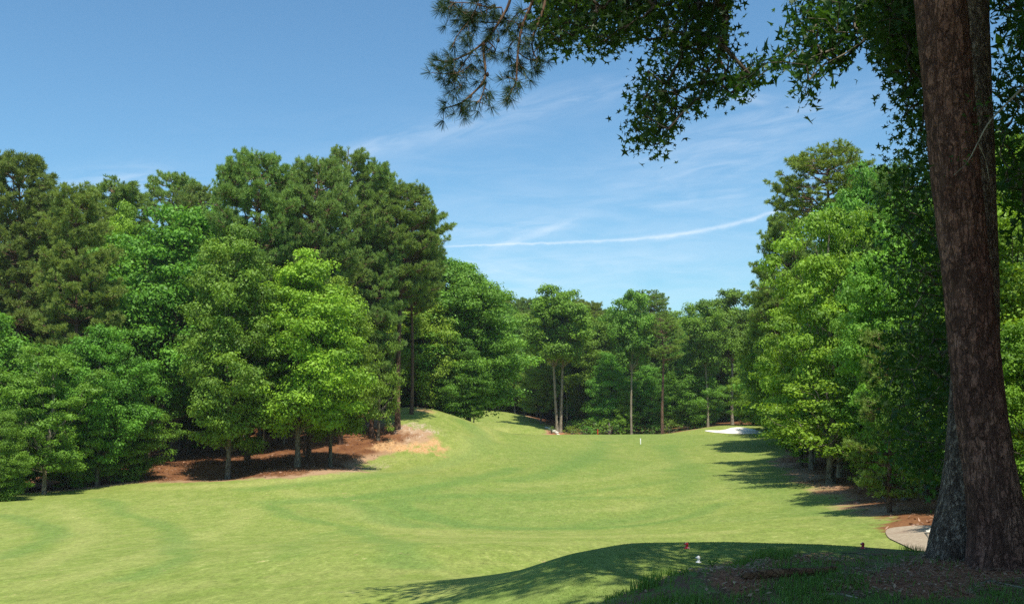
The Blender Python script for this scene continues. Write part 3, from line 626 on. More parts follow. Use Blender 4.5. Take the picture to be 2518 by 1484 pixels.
PROTO = {}
def proto(key, kindname, bm, lm, blocks, H, Rr):
    wood, crown = blocks
    root = empty(kindname)
    tr_ = build('trunk', wood, bm, root, smooth=True); cr = build('crown', crown, lm, root)
    PROTO[key] = dict(root=root, parts=[tr_, cr], H=H, R=Rr, used=False, name=kindname)
def place(key, x, y, H, wf=1.0, rz=0.0, tint=(1, 1, 1), label='', cat='tree', group=None, sink=.12, z=None):
    p = PROTO[key]; s = H / p['H']; z = (hz(x, y) if z is None else z) - sink
    if not p['used']: root, parts = p['root'], p['parts']; p['used'] = True
    else:
        root = p['root'].copy(); COL.objects.link(root); parts = []
        for c_ in p['parts']:
            d = c_.copy(); d.parent = root; COL.objects.link(d); parts.append(d)
    root.location = (x, y, z); root.scale = (s * wf, s * wf, s); root.rotation_euler = (0, 0, rz)
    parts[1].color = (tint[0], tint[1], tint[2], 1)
    for k in ('label', 'category', 'group'):
        if k in root: del root[k]
    tag(root, label, cat, group)
    return root
_rr = random.Random(5)
def tp(key, u, Y, vtop, wf=1.0, tint=(1, 1, 1), label='', group=None, rz=None, cat='tree', base=None):
    """plant a tree at the direction u and distance Y; its top reaches the height seen at vtop"""
    a, b = ray(u, 1000); x = a * Y; z = hz(x, Y); H = ((EYE + ray(u, vtop)[1] * Y) - z) * (1.035 if key.startswith('pine') else 1.0)
    return place(key, x, Y, max(1.0, H), wf, _rr.random() * 6.28 if rz is None else rz, tint, label, cat, group)

proto('maple', 'broadleaf_tree', M_BARK_GREY, M_BROAD, broad(11, 20, 5.8, 3.6, 'oval', 38, 6.2, 1.75, .14, 0, .27, low=.8, extra=26, flat=.44), 20, 6.0)
proto('gum', 'broadleaf_tree', M_BARK_GREY, M_BROAD, broad(12, 22, 5.4, 3.2, 'oval', 40, 5.8, 1.5, .13, 0, .26, pitch=.45, extra=22, flat=.44), 22, 5.6)
proto('oak', 'broadleaf_tree', M_BARK_PALE, M_BROAD, broad(13, 21, 7.2, 4.2, 'round', 30, 5.2, 1.6, .14, 0, .32, pitch=.8, wander=.9, extra=14, flat=.42), 21, 7.4)
proto('poplar', 'broadleaf_tree', M_BARK_PALE, M_BROAD, broad(14, 26, 5.0, 13, 'top', 26, 4.6, 1.7, .19, 0, .32, low=.92, pitch=.9, extra=12, flat=.6), 26, 5)
proto('twin', 'double_trunked_tree', M_BARK_PALE, M_BROAD, broad(15, 27, 6.8, 14, 'top', 34, 5, 1.9, .19, 0, .42, twin=True, low=.9, pitch=.9, extra=14, flat=.6), 27, 6.6)
proto('edge', 'broadleaf_tree', M_BARK_GREY, M_BROAD, broad(16, 18, 5.8, .6, 'oval', 44, 6.0, 1.7, .14, 0, .18, low=.3, pitch=.2, extra=34, flat=.44), 18, 4.8)
proto('small', 'understory_tree', M_BARK_GREY, M_BROAD, broad(17, 9, 4.1, 2.2, 'round', 24, 4.2, 1.05, .12, 0, .13, pitch=.3, flat=.38, extra=8), 9, 3.4)
proto('beech', 'broadleaf_tree', M_BARK_GREY, M_BROAD, broad(18, 19, 6.0, 3.8, 'round', 34, 6.4, 1.8, .14, 0, .22, extra=26, flat=.46), 19, 5.2)
proto('shrub', 'shrub', M_BARK_GREY, M_BROAD, broad(19, 3, 1.7, .15, 'round', 14, 3, .62, .10, 0, .04, low=.2, extra=8, wander=.1, flat=.7), 3, 1.6)
proto('pine', 'pine_tree', M_BARK_PINE, M_PINE, pine(21, 28, 5.4, 12, 74, .30), 28, 4.6)
proto('pine_full', 'pine_tree', M_BARK_PINE, M_PINE, pine(22, 28, 5.2, 7, 112, .28, ntuft=1.6), 28, 4.4)
proto('pine_flat', 'pine_tree', M_BARK_PINE, M_PINE, pine(23, 27, 6.6, 14, 78, .32, dome=3.4, dead=9, ntuft=1.25), 27, 5.6)
proto('pine_open', 'pine_tree', M_BARK_PINE, M_PINE, pine(24, 28, 5.6, 16, 52, .30, dome=2.6, tsize=.38, dead=4), 28, 5.0)
proto('pine_umbrella', 'pine_tree', M_BARK_PINE, M_PINE, pine(27, 28, 5.2, 20.0, 46, .30, dome=2.6, tsize=.38, dead=10, ntuft=.95, step=.6), 28, 5.2)
proto('pine_young', 'pine_tree', M_BARK_PINE, M_PINE, pine(25, 12, 2.9, 1.2, 90, .13, dome=1.1, tsize=.28, dead=0, step=.4, wid=.026, nn=15), 12, 2.9)

# ---------------- left wood
G1 = (1.15, 1.12, .9); GD = (.72, .82, .85); GY = (1.35, 1.12, .75); GB = (.82, 1.0, 1.1); NE = (1, 1, 1)
tp('pine_full', 30, 88, 388, 0.92, (.95, .92, .9), 'tall bushy pine at the far left edge of the photo, rounded top against the sky')
tp('pine_full', 178, 82, 467, 0.85, (1.05, .9, .8), 'olive brown pine just right of the leftmost tall pine, its upper trunk showing')
tp('pine_full', 105, 95, 500, 1.15, (.8, .8, .8), 'dark pine filling the gap behind the two leftmost pines')
tp('pine_full', 262, 104, 456, 1.15, NE, 'mid height pine whose blunt top stands behind the brownish pine on the left')
tp('pine_umbrella', 415, 112, 428, 0.75, (1.1, 1.05, .95), 'pine with a thin see-through top left of the tall dome pine')
tp('pine', 470, 108, 462, .9, NE, 'lower pine close right of the see-through pine top')
tp('pine_flat', 612, 89, 372, 0.66, (1.0, 1.05, 1.0), 'tall dome-topped pine, leftmost of the high central group, trunk bare below')
tp('pine_full', 690, 104, 440, 0.7, (.85, .9, .9), 'dark pine in the notch between the two highest pine crowns')
tp('pine_flat', 762, 92, 388, 0.62, NE, 'broad pine directly behind the bright green maple, trunk visible above it')
tp('pine', 838, 99, 368, 0.7, (1.05, 1.05, 1), 'highest pine on the left wood skyline, narrow rounded tip')
tp('pine_full', 914, 101, 408, 0.74, NE, 'thick dark-trunked pine standing left of the thin sapling on the needle slope')
tp('pine_flat', 978, 103, 446, 0.86, (1.05, 1.05, .95), 'pine with a reddish lone trunk on the knoll, long limbs reaching right over sky')
tp('pine_flat', 1012, 112, 560, .78, (.95, 1, .95), 'pine behind the reddish lone trunk with lower layered boughs')
tp('gum', 565, 80, 556, 0.78, (1.05, 1.08, 1.0), 'tall grey-trunked hardwood in front of the needle floor, pale limbs inside its crown')
tp('maple', 735, 82, 626, 0.92, (1.45, 1.3, .8), 'bright yellow green maple at the front edge of the left wood, whitish trunk on needles')
tp('maple', 815, 87, 690, .72, (1.2, 1.12, .8), 'second bright green crown joined to the right side of the bright maple')
tp('beech', 432, 93, 514, .98, (.85, 1.05, .9), 'deep green rounded hardwood between the brownish pine and the grey-trunked tree')
tp('beech', 350, 100, 560, .9, (.8, 1.0, .9), 'deep green hardwood behind and left of the rounded deep green crown')
tp('gum', 282, 98, 500, 0.45, (1.4, 1.2, .8), 'slender light green tree top poking up between pines on the left')
tp('oak', 118, 72, 838, .95, (.95, 1.0, .8), 'light green leafy tree hanging down to the turf near the left edge')
tp('edge', 10, 67, 1010, .85, (.9, .95, .75), 'low bright leafy tree at the extreme left edge above the turf')
tp('beech', 245, 77, 800, .85, (.8, .95, .8), 'vine covered dark tree at the left end of the needle floor')
tp('edge', 300, 80, 930, 1.0, (.85, .95, .8), 'shorter leafy tree closing the left end of the needle floor')
tp('edge', 175, 76, 990, .9, (.8, .95, .8), 'low dark tree beneath the light green leafy tree')
tp('edge', 60, 78, 880, .9, (.7, .85, .8), 'dark leafy tree deep behind the low bright one at the left edge')
tp('edge', -60, 74, 760, 1.1, (.8, .9, .8), 'dark tree cut by the left border of the photo')
tp('small', 372, 88, 985, 1.0, (.95, .95, .8), 'small understory tree with forked trunk on the needles at left')
tp('small', 931, 100, 800, .42, (1.0, 1.0, .85), 'thin sapling with layered leaves between the dark pine trunk and the lone reddish one')
tp('small', 470, 100, 960, 1.2, (.7, .8, .75), 'dim small tree in the shade left of the grey-trunked hardwood')
tp('small', 860, 104, 900, .8, (.9, .95, .8), 'small tree hanging over the needle slope right of the bright maple')
tp('beech', 640, 100, 700, .8, (.7, .85, .8), 'shaded hardwood behind the gap between grey-trunked tree and bright maple')
for u, Y, vt, k in ((120, 118, 560, 'beech'), (330, 122, 600, 'beech'), (520, 122, 560, 'beech'), (700, 122, 560, 'maple'), (830, 125, 580, 'beech'), (940, 128, 600, 'maple'), (20, 120, 560, 'beech'), (230, 130, 560, 'pine_full'), (610, 130, 560, 'pine_full'), (430, 125, 640, 'edge'), (560, 128, 700, 'edge'), (680, 132, 740, 'edge'), (780, 130, 720, 'edge'), (880, 135, 740, 'edge'), (330, 128, 740, 'edge'),(960, 140, 800, 'edge'), (500, 112, 800, 'edge'), (740, 116, 830, 'edge')):
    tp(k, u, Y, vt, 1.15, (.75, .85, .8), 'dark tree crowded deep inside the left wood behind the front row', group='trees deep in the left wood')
for n_, (u, Y, vt) in enumerate(((410, 96, 840), (445, 104, 820), (650, 96, 800), (700, 100, 800), (800, 106, 800), (870, 108, 780), (395, 110, 820), (600, 112, 800))):
    tp('poplar', u, Y, vt, .5, (.6, .75, .7), 'slim dark trunk standing in the shade over the needle floor of the left wood', group='slim trunks in the shade of the left wood')
# ---------------- hardwoods behind the knoll
tp('edge', 1100, 128, 640, 1.15, (.95, 1.1, 1.0), 'large rounded hardwood on the knoll skyline, right of the pines')
tp('maple', 1152, 126, 652, .95, (.95, 1.12, 1.0), 'outermost hardwood of the knoll with a ragged right edge against the sky')
tp('edge', 1040, 122, 700, .8, (1.5, 1.15, .85), 'yellowish tree tucked between the lone pine and the knoll hardwoods')
tp('edge', 1128, 122, 830, 1.0, (.75, .95, .85), 'dark lower tree sweeping down to the knoll crest')
tp('small', 1165, 121, 985, 1.0, (.9, .9, .7), 'low drooping tree at the foot of the knoll on its right side')
tp('edge', 1070, 122, 880, .95, (.85, 1.0, .9), 'leafy tree with pale blossom-like tips just above the knoll crest')
tp('edge', 1010, 126, 800, 1.0, (.75, .9, .85), 'shadowy tree behind the top of the knoll')
# ---------------- far wood
tp('twin', 1374, 163, 719, 1.0, (1.1, 1.08, .9), 'tall twin-trunked tree in the centre of the far wood, bright crown above two pale stems', rz=0.15)
tp('poplar', 1552, 160, 716, .72, (.95, 1.05, .95), 'slender far tree with a pale straight trunk and a thin tuft above the skyline', rz=1.0)
tp('pine_open', 1628, 159, 770, 1.09, (1.1, 1.05, .9), 'far pine with a pinkish bare trunk and low outstretched limbs')
tp('poplar', 1740, 163, 740, .8, (1.0, 1.0, .9), 'far tree with a pale trunk just left of the sand bunker')
tp('poplar', 1800, 170, 714, 1.0, (.95, .95, .95), 'tall leaning far tree behind the sand bunker with a thin grey green top')
tp('pine_umbrella', 1596, 200, 717, 1.1, (1.0, 1.05, .95), 'dome-shaped pine on the far skyline between two hardwoods')
tp('pine_flat', 1440, 205, 738, 1.09, (1.1, .95, .8), 'brownish pine top on the far skyline behind the twin-trunked tree')
tp('pine_flat', 1300, 200, 733, 1.15, (.85, .9, .9), 'dark pine top on the far skyline left of the twin-trunked tree')
tp('pine', 1238, 200, 733, 1.2, (1.1, 1.0, .85), 'pointed olive pine top at the left end of the far skyline')
tp('beech', 1205, 192, 738, 1.1, (.95, 1.05, .95), 'hardwood at the left end of the far wood beside the knoll trees')
tp('edge', 1190, 188, 870, 1.2, (1.0, 1.1, .9), 'bushy bright tree above the upper lawn at the left end of the far wood')
tp('edge', 1230, 189, 840, 1.1, (1.15, 1.1, .9), 'pale green leafy tree beside the bushy bright tree of the far wood')
tp('poplar', 1266, 186, 790, .7, (.9, 1.0, .95), 'far tree with one grey trunk at the left rim of the far needle bed')
tp('poplar', 1394, 176, 800, .6, (.8, .9, .9), 'leaning grey trunk just right of the twin-trunked tree')
tp('poplar', 1417, 180, 810, .6, (.8, .9, .9), 'short pale trunk second to the right of the twin-trunked tree')
tp('beech', 1470, 178, 790, 1.0, (1.05, 1.05, .9), 'rounded green crown between the twin-trunked tree and the slender pale trunk')
tp('edge', 1500, 168, 870, .9, (.9, 1.05, .9), 'leafy middle-height tree left of the slender pale trunk')
tp('edge', 1535, 164, 960, .8, (1.1, 1.1, .8), 'low light green tree spreading at the foot of the slender pale trunk')
tp('edge', 1700, 166, 870, 1.0, (.9, 1.08, .95), 'leafy bright tree between the pinkish pine trunk and the bunker')
tp('edge', 1590, 168, 900, .9, (.85, 1.0, .9), 'leafy tree between the slender pale trunk and the pinkish pine trunk')
tp('edge', 1850, 160, 870, .9, (1.25, 1.15, .8), 'bright green tree behind the right end of the bunker')
tp('edge', 1885, 150, 900, .9, (.95, 1.05, .85), 'green tree where the far wood meets the right wood')
tp('beech', 1330, 174, 850, .75, (1.2, 1.05, .95), 'greyish green tree left of the twin trunks, over the far needle bed')
for n_ in range(22):
    u = 1185 + n_ * 36 + _rr.uniform(-12, 12); vt = _rr.uniform(752, 800)
    if 1430 < u < 1500 or 1640 < u < 1700: vt = _rr.uniform(762, 800)
    tp(['beech', 'maple', 'beech', 'edge'][n_ % 4], u, _rr.uniform(190, 204), vt, 1.1, (_rr.uniform(.8, 1.1), _rr.uniform(.9, 1.08), _rr.uniform(.8, 1)), 'tall hardwood in the second row of the far wood', group='hardwoods in the second row of the far wood')
for n_ in range(24):
    u = 1160 + n_ * 33 + _rr.uniform(-12, 12)
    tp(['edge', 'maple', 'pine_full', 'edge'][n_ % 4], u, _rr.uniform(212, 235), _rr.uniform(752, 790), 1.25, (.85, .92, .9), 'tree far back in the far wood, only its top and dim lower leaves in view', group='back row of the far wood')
for n_ in range(14):
    u = 1250 + n_ * 44 + _rr.uniform(-15, 15)
    tp('edge', u, _rr.uniform(178, 196), _rr.uniform(900, 950), .9, (.8, .95, .85), 'low shaded understory tree between the far trunks', group='understory of the far wood')
for n_ in range(12):
    u = 1285 + n_ * 46 + _rr.uniform(-15, 15)
    tp('poplar', u, _rr.uniform(178, 192), _rr.uniform(800, 860), .55, (.7, .85, .8), 'thin dim trunk in the shade of the far wood', group='thin trunks in the far wood')
bush_l = ['small bush beside the white rocks under the twin trunks', 'yellowish bush right of the twin trunks', 'low bright bush between the rocks and the red stake', 'dark bush left of the red stake',
          'large light green bush right of the red stake', 'dark bush right of the light green bush', 'wispy shrub right of the pinkish pine trunk', 'bright bush on the turf lip left of the bunker top', 'wide dark bush behind the twin trunks',
          'bush at the left rim of the far needle bed', 'second bush at the left rim of the far needle bed', 'dim bush beneath the slender pale trunk', 'dim bush left of the pinkish pine trunk', 'dim bush between pinkish pine and bunker']
for (u, Y, vt, wf, tn), lb in zip(((1356, 161, 1046, .9, NE), (1405, 160, 1046, 1.2, GY), (1440, 158, 1046, 1.4, GB), (1458, 164, 1030, 2, GD), (1498, 161, 1030, 1.5, (1.05, 1.05, .85)), (1520, 163, 1036, 1.8, GD), (1645, 159, 1030, 1.1, (1, .95, .95)), (1822, 166, 1036, 1.0, (1.2, 1.1, .8)), (1400, 168, 1032, 2, GD), (1225, 186, 988, 1.6, (1, .95, .8)), (1198, 187, 985, 1.6, NE), (1560, 163, 1044, 2, GD), (1605, 162, 1042, 2, GD), (1690, 163, 1038, 2, GD)), bush_l):
    tp('shrub', u, Y, vt, wf, tn, lb, cat='bush')
# ---------------- right wood
tp('pine_umbrella', 2048, 78, 364, 1.0, (1.15, 1.12, .9), 'tall umbrella-shaped pine standing above the right wood')
tp('pine_full', 1935, 100, 530, 0.86, (1.05, 1.05, .9), 'pine at the left edge of the right wood, layered boughs against the sky')
tp('pine_full', 1990, 104, 600, 1.03, (.9, .95, .9), 'pine close behind the layered one at the left edge of the right wood')
tp('oak', 2060, 66, 494, 0.72, (1.3, 1.15, .8), 'yellow green oak with pale crooked limbs in the right wood')
tp('oak', 1990, 76, 700, 0.8, (1.3, 1.15, .8), 'lower yellow green oak leaning toward the fairway')
tp('beech', 2150, 72, 410, 0.48, (.95, 1.05, 1.0), 'bluish green hardwood right of the umbrella-shaped pine')
tp('pine_full', 2215, 66, 410, 0.62, (.9, .95, .9), 'pine top half hidden by dark leaves beside the big trunk')
tp('gum', 2215, 48, 575, 0.68, (1.15, 1.15, 1.0), 'glossy light green tree left of the shaded leaves by the big trunk')
tp('small', 2037, 62, 925, 1.3, (1.25, 1.2, .8), 'small bright oak reaching over the fairway edge', cat='tree')
tp('small', 1965, 80, 980, 1.0, (1.1, 1.1, .8), 'low leafy tree over the fairway shadow left of the small bright oak')
tp('pine_young', 2178, 41, 812, 1.0, (.95, .95, .85), 'dark young pine between the small bright oak and the big trunk')
tp('beech', 1930, 108, 720, .8, (1.0, 1.0, .9), 'hardwood at the left foot of the right wood beyond the fairway shadows')
tp('edge', 1925, 120, 840, .8, (.8, .95, .85), 'dark tree at the far corner of the right wood')
tp('beech', 2100, 84, 640, .9, (.8, .9, .8), 'shaded hardwood inside the right wood behind the pale-limbed oak')
tp('edge', 2030, 96, 800, 1.0, (.75, .85, .8), 'dark leafy tree inside the right wood below the pines')
tp('edge', 2120, 78, 860, .9, (.7, .85, .75), 'dark tree behind the young pine')
tp('edge', 2260, 60, 760, 1.0, (.7, .85, .75), 'dark tree behind the shaded leaves left of the big trunk')
tp('edge', 2330, 52, 700, 1.0, (.8, .9, .8), 'dark tree hidden behind the big trunk')
tp('gum', 2490, 38, 330, .9, (1.2, 1.2, .85), 'sunlit green tree filling the strip right of the big trunk')
tp('edge', 2520, 30, 800, .9, (1.1, 1.15, .85), 'lower sunlit tree at the right border of the photo')
tp('gum', 2420, 60, 430, 1.0, (.85, .95, .8), 'tree behind the big trunk at right')
for u, Y, vt, k in ((2080, 104, 640, 'edge'), (2180, 92, 600, 'edge'), (2280, 84, 560, 'beech'), (2380, 80, 500, 'beech'), (2500, 70, 400, 'beech'), (2050, 122, 700, 'edge'), (1985, 128, 760, 'edge'), (2440, 50, 700, 'edge'), (2150, 110, 560, 'pine_full'), (1960, 142, 800, 'edge')):
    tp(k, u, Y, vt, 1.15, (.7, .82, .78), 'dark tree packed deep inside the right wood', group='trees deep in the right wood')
for u, Y, vt in ((2075, 66, 900), (2110, 60, 900), (2164, 51, 860), (2214, 52, 860), (2240, 56, 860), (2000, 84, 900)):
    tp('poplar', u, Y, vt, .55, (.7, .8, .75), 'thin shaded trunk on the dark needle floor of the right wood', group='thin trunks of the right wood')
for (u, Y, vt, k, wf, tn, lb) in ((2120, 70, 900, 'edge', 1.0, (1.0, 1.05, .8), 'leafy tree with branches to the ground right of the small bright oak'), (2230, 56, 900, 'edge', .9, (.8, .95, .8), 'leafy tree behind the dark young pine'),
    (2080, 82, 780, 'edge', .9, (1.1, 1.1, .8), 'green tree filling the right wood above the small bright oak'), (1950, 108, 860, 'edge', .9, (1.0, 1.05, .85), 'green tree at the fairway edge left of the right wood oaks'), (2160, 60, 700, 'maple', .75, (.95, 1.05, .9), 'middle height tree of the right wood left of the glossy one'),
    (2380, 45, 700, 'beech', .8, (.8, .9, .8), 'dark broad hardwood directly behind the base of the big trunk'), (2262, 60, 740, 'beech', .8, (.75, .85, .8), 'dim hardwood over the needle floor behind the dark young pine'),
    (2310, 39, 760, 'beech', .6, (.8, .9, .8), 'dark hardwood just behind the left edge of the big trunk over the needle floor'), (2262, 50, 480, 'beech', .55, (.9, 1.0, .9), 'tall green tree whose top shows between dark leaves beside the big trunk')):
    tp(k, u, Y, vt, wf, tn, lb)
# trees to the right of the view whose crowns shade the tee and the mound
for k, x, y, H, wf, tn in (('beech', 10.5, 7.0, 15.5, .8, NE), ('oak', 13.5, 13.5, 17, .85, NE), ('beech', 12, 4, 17, .9, NE), ('poplar', 6.9, 4.2, 18, 1.2, NE), ('poplar', 2.6, 1.6, 18, 1.0, NE), ('maple', 18, 8, 19, .9, NE), ('gum', 21, 22, 17, .9, NE)):
    place(k, x, y, H, wf, _rr.random() * 6, tn, 'hardwood beyond the right border whose crown shades the tee and the mound', 'tree', 'trees beyond the right border shading the tee')

# ------------------------------------------------------------------ the two big trunks in the foreground
def big_trunk(pts, sides=96, rows=420, flare=.25, seed=0, rel=.03, lobes=5):
    """pts: (u_left, u_right, v, Y)"""
    rng = np.random.default_rng(seed); C_, Rd = [], []
    for ul, ur, v, Y in pts:
        p = at((ul + ur) / 2, v, Y); C_.append(tuple(p)); Rd.append((ur - ul) / 2 / 2.459 / F * Y)
    C_ = np.array(C_); Rd = np.array(Rd); o_ = np.argsort(C_[:, 2]); C_ = C_[o_]; Rd = Rd[o_]
    z = np.linspace(C_[0, 2], C_[-1, 2], rows); x = np.interp(z, C_[:, 2], C_[:, 0]); y = np.interp(z, C_[:, 2], C_[:, 1]); r = np.interp(z, C_[:, 2], Rd)
    ker = np.ones(25) / 25
    def smo(q): return np.convolve(np.pad(q, 12, 'edge'), ker, 'valid')
    x, y, r = smo(x), smo(y), smo(r)
    a = np.arange(sides) / sides * 2 * np.pi; Z, Aa = np.meshgrid(z, a, indexing='ij')
    h = Z - z[0]; fl = np.exp(-h / .45)
    rr = r[:, None] * (1 + fl * flare * (.5 + .5 * np.cos(lobes * Aa + seed))) 
    arc = Aa * r.mean()
    cx_ = np.cos(Aa); sy_ = np.sin(Aa)
    nz = fbm(cx_ * 3 + 9 + Z * .35, sy_ * 3 + Z * 2.1 + 5, seed + 3, 4) - .5
    groove = np.abs(fbm(arc * 9 + 1.5 * fbm(arc * 2, Z * 2, seed + 8, 2), Z * 3.2, seed + 5, 3) - .5)
    groove = groove * np.clip((1 - np.abs(Aa - math.pi * 2) / .3), 1, 1)
    rr = rr + nz * rel * 1.2 - np.exp(-(groove / .045) ** 2) * rel * .5
    V = np.stack([x[:, None] + rr * cx_, y[:, None] + rr * sy_, Z], -1).reshape(-1, 3)
    i = np.arange(rows - 1)[:, None] * sides; j = np.arange(sides)[None]; j2 = (j + 1) % sides
    return V, np.stack([i + j, i + j2, i + sides + j2, i + sides + j], -1).reshape(-1, 4), np.stack([x, y, z], 1)
pz = np.array(at(2455, 1392, 9.5))
V1, F1, ax1 = big_trunk([(2150, 2240, -900, 9.9), (2215, 2330, -300, 9.7), (2250, 2374, 0, 9.6), (2293, 2410, 440, 9.5), (2322, 2436, 700, 9.5), (2350, 2468, 1000, 9.5), (2372, 2492, 1140, 9.5), (2386, 2516, 1270, 9.5), (2392, 2532, 1350, 9.5), (2385, 2545, 1420, 9.5)], seed=1, flare=.18, rel=.022)
pine_root = empty('pine_tree', (float(ax1[0, 0]), float(ax1[0, 1]), float(ax1[0, 2])))
tag(pine_root, 'huge foreground pine trunk at right with reddish plated bark, before the gum trunk', 'tree')
def local(V, root): return V - np.array(root.location)
build('trunk', [(local(V1, pine_root), F1)], M_BARK_NEAR, pine_root, smooth=True)
V2, F2, ax2 = big_trunk([(2440, 2520, -900, 11.2), (2360, 2455, -300, 10.9), (2336, 2428, 0, 10.7), (2345, 2440, 300, 10.5), (2355, 2452, 640, 10.4), (2350, 2454, 800, 10.3), (2338, 2456, 1000, 10.3), (2328, 2456, 1140, 10.2), (2313, 2450, 1235, 10.2), (2296, 2452, 1320, 10.1), (2276, 2456, 1385, 10.1)], seed=2, flare=.04, rel=.012, lobes=4)
gum_root = empty('sweetgum_tree', (float(ax2[0, 0]), float(ax2[0, 1]), float(ax2[0, 2])))
tag(gum_root, 'sweetgum behind the huge pine, knobbly grey base, star-shaped leaves hanging across the sky', 'tree')
build('trunk', [(local(V2, gum_root), F2)], M_BARK_KNOB, gum_root, smooth=True)

# ------------------------------------------------------------------ overhanging boughs
def inpoly(p, poly):
    x, y = p; ins = False
    for i in range(len(poly)):
        x1_, y1_ = poly[i]; x2_, y2_ = poly[(i + 1) % len(poly)]
        if (y1_ > y) != (y2_ > y) and x < (x2_ - x1_) * (y - y1_) / (y2_ - y1_) + x1_: ins = not ins
    return ins
def grow(starts, targets, r_tip=.006, k=.45, maxr=.06):
    """connect every target to the nearest node already grown; returns tube blocks"""
    nodes = [np.array(s, float) for s in starts]; par = [max(-1, i - 1) for i in range(len(starts))]
    T = sorted([np.array(t, float) for t in targets], key=lambda t: min(np.linalg.norm(t - nodes[0]), 1e9))
    for t in T:
        A_ = np.array(nodes); d = np.linalg.norm(A_ - t, axis=1) ; i = int(np.argmin(d + .08 * np.linalg.norm(A_ - nodes[0], axis=1)))
        base = nodes[i]; L = d[i]; ns = max(1, int(L / .35)); prev = i
        for s in range(1, ns + 1):
            f = s / ns; q = base + (t - base) * f; q = q + np.array([0, 0, -.10 * L * math.sin(math.pi * f)]) if s < ns else t
            nodes.append(q); par.append(prev); prev = len(nodes) - 1
    cnt = np.ones(len(nodes))
    for i in range(len(nodes) - 1, 0, -1):
        if par[i] >= 0: cnt[par[i]] += cnt[i]
    rad_ = np.minimum(maxr, r_tip * cnt ** k); bl = []
    for i in range(1, len(nodes)):
        p = par[i]
        if p >= 0: bl.append(tube(np.array([nodes[p], nodes[i]]), np.array([rad_[p] if rad_[p] < rad_[i] * 2.2 else rad_[i] * 1.5, rad_[i]]), 5))
    return bl
rng = np.random.default_rng(77)
def fill(poly, n, Y0, Y1, dens=None):
    us = [p[0] for p in poly]; vs = [p[1] for p in poly]; outp = []
    while len(outp) < n:
        p = (rng.uniform(min(us), max(us)), rng.uniform(min(vs), max(vs)))
        if inpoly(p, poly) and (dens is None or rng.random() < dens(*p)): outp.append(np.array(at(p[0], p[1], rng.uniform(Y0, Y1))))
    return outp
GUM = [(1330, -60), (1310, 60), (1345, 122), (1430, 105), (1450, 140), (1500, 112), (1560, 85), (1612, 115), (1600, 165), (1570, 185), (1572, 240), (1548, 290), (1555, 330), (1545, 345), (1580, 372), (1610, 368), (1645, 335), (1680, 315), (1690, 262), (1770, 240), (1840, 215), (1862, 178), (1815, 180), (1795, 120), (1790, 60), (1800, -60)]
holes = [[(1690, 130), (1705, 250), (1660, 250), (1640, 200), (1660, 150)], [(1740, 90), (1780, 100), (1770, 180), (1720, 200)]]
hd_ = lambda u, v: .25 if any(inpoly((u, v), h) for h in holes) else (1.0 if v < 110 else .8)
gt = fill(GUM, 760, 13.5, 16.5, hd_)
GUM2 = [(2130, -60), (2150, 120), (2195, 190), (2215, 225), (2200, 280), (2240, 340), (2270, 350), (2300, 420), (2330, 300), (2300, -60)]
gt2 = fill(GUM2, 460, 11.2, 13.5)
off = np.array(gum_root.location)
limb1 = [at(2400, -500, 11.2), at(2250, -420, 12.2), at(2050, -330, 13.4), at(1900, -230, 14.6), at(1700, -120, 15.2), at(1480, -70, 15.4)]
limb1 = [np.array(p) for p in limb1]
gw = grow(limb1, gt + [np.array(at(u, -40, 14.5)) for u in (1600, 1700, 1800)], .0050, .42, .08)
limb2 = [np.array(at(2390, -300, 11)), np.array(at(2300, -200, 11.8)), np.array(at(2260, -80, 12.3))]
gw2 = grow(limb2, gt2, .0045, .42, .06)
# upper crown of the gum, above the picture
def cloud(centre, radv, n, rng): return np.array(centre) + unit(rng.normal(size=(n, 3))) * (rng.random(n) ** .4)[:, None] * np.array(radv)
up_pts = np.concatenate([cloud((6.2, 15.0, 12.5), (3.6, 3.6, 3.2), 200, rng), cloud((1.6, 15.4, 9.6), (3.0, 2.4, 1.2), 90, rng)])
gw3 = grow([np.array(at(2380, -500, 11)), np.array((5.6, 12.5, 8.8)), np.array((5.8, 14, 11.5))], list(up_pts), .006, .4, .1)
build('limbs', [(V - off, F_) for V, F_ in gw + gw2 + gw3], bark_mat('gum_twig_bark', (.07, .055, .045), (.12, .10, .08)), gum_root, smooth=True)
def spray(pts, n, sp, size, TV, TF, droop=.6):
    P = np.array(pts); C_ = np.repeat(P, n, 0) + rng.normal(size=(len(P) * n, 3)) * sp
    t = np.repeat(.45 + .2 * rng.normal(size=len(P)), n)
    return shaped_leaves(C_, rng, size, TV, TF, droop, np.clip(t, .1, .9))
b1 = spray(gt, 8, .13, .074, STAR_V, STAR_F); b2 = spray(gt2, 8, .13, .062, STAR_V, STAR_F)
cu = np.repeat(up_pts, 26, 0) + rng.normal(size=(len(up_pts) * 26, 3)) * .38
b3 = leaves(cu, unit(rng.normal(size=(len(cu), 3)) + np.array([0, 0, 1.2])), .09, rng, .8)
build('leaves', [(b[0] - off, b[1], b[2]) for b in (b1, b2, b3)], M_DARK, gum_root)

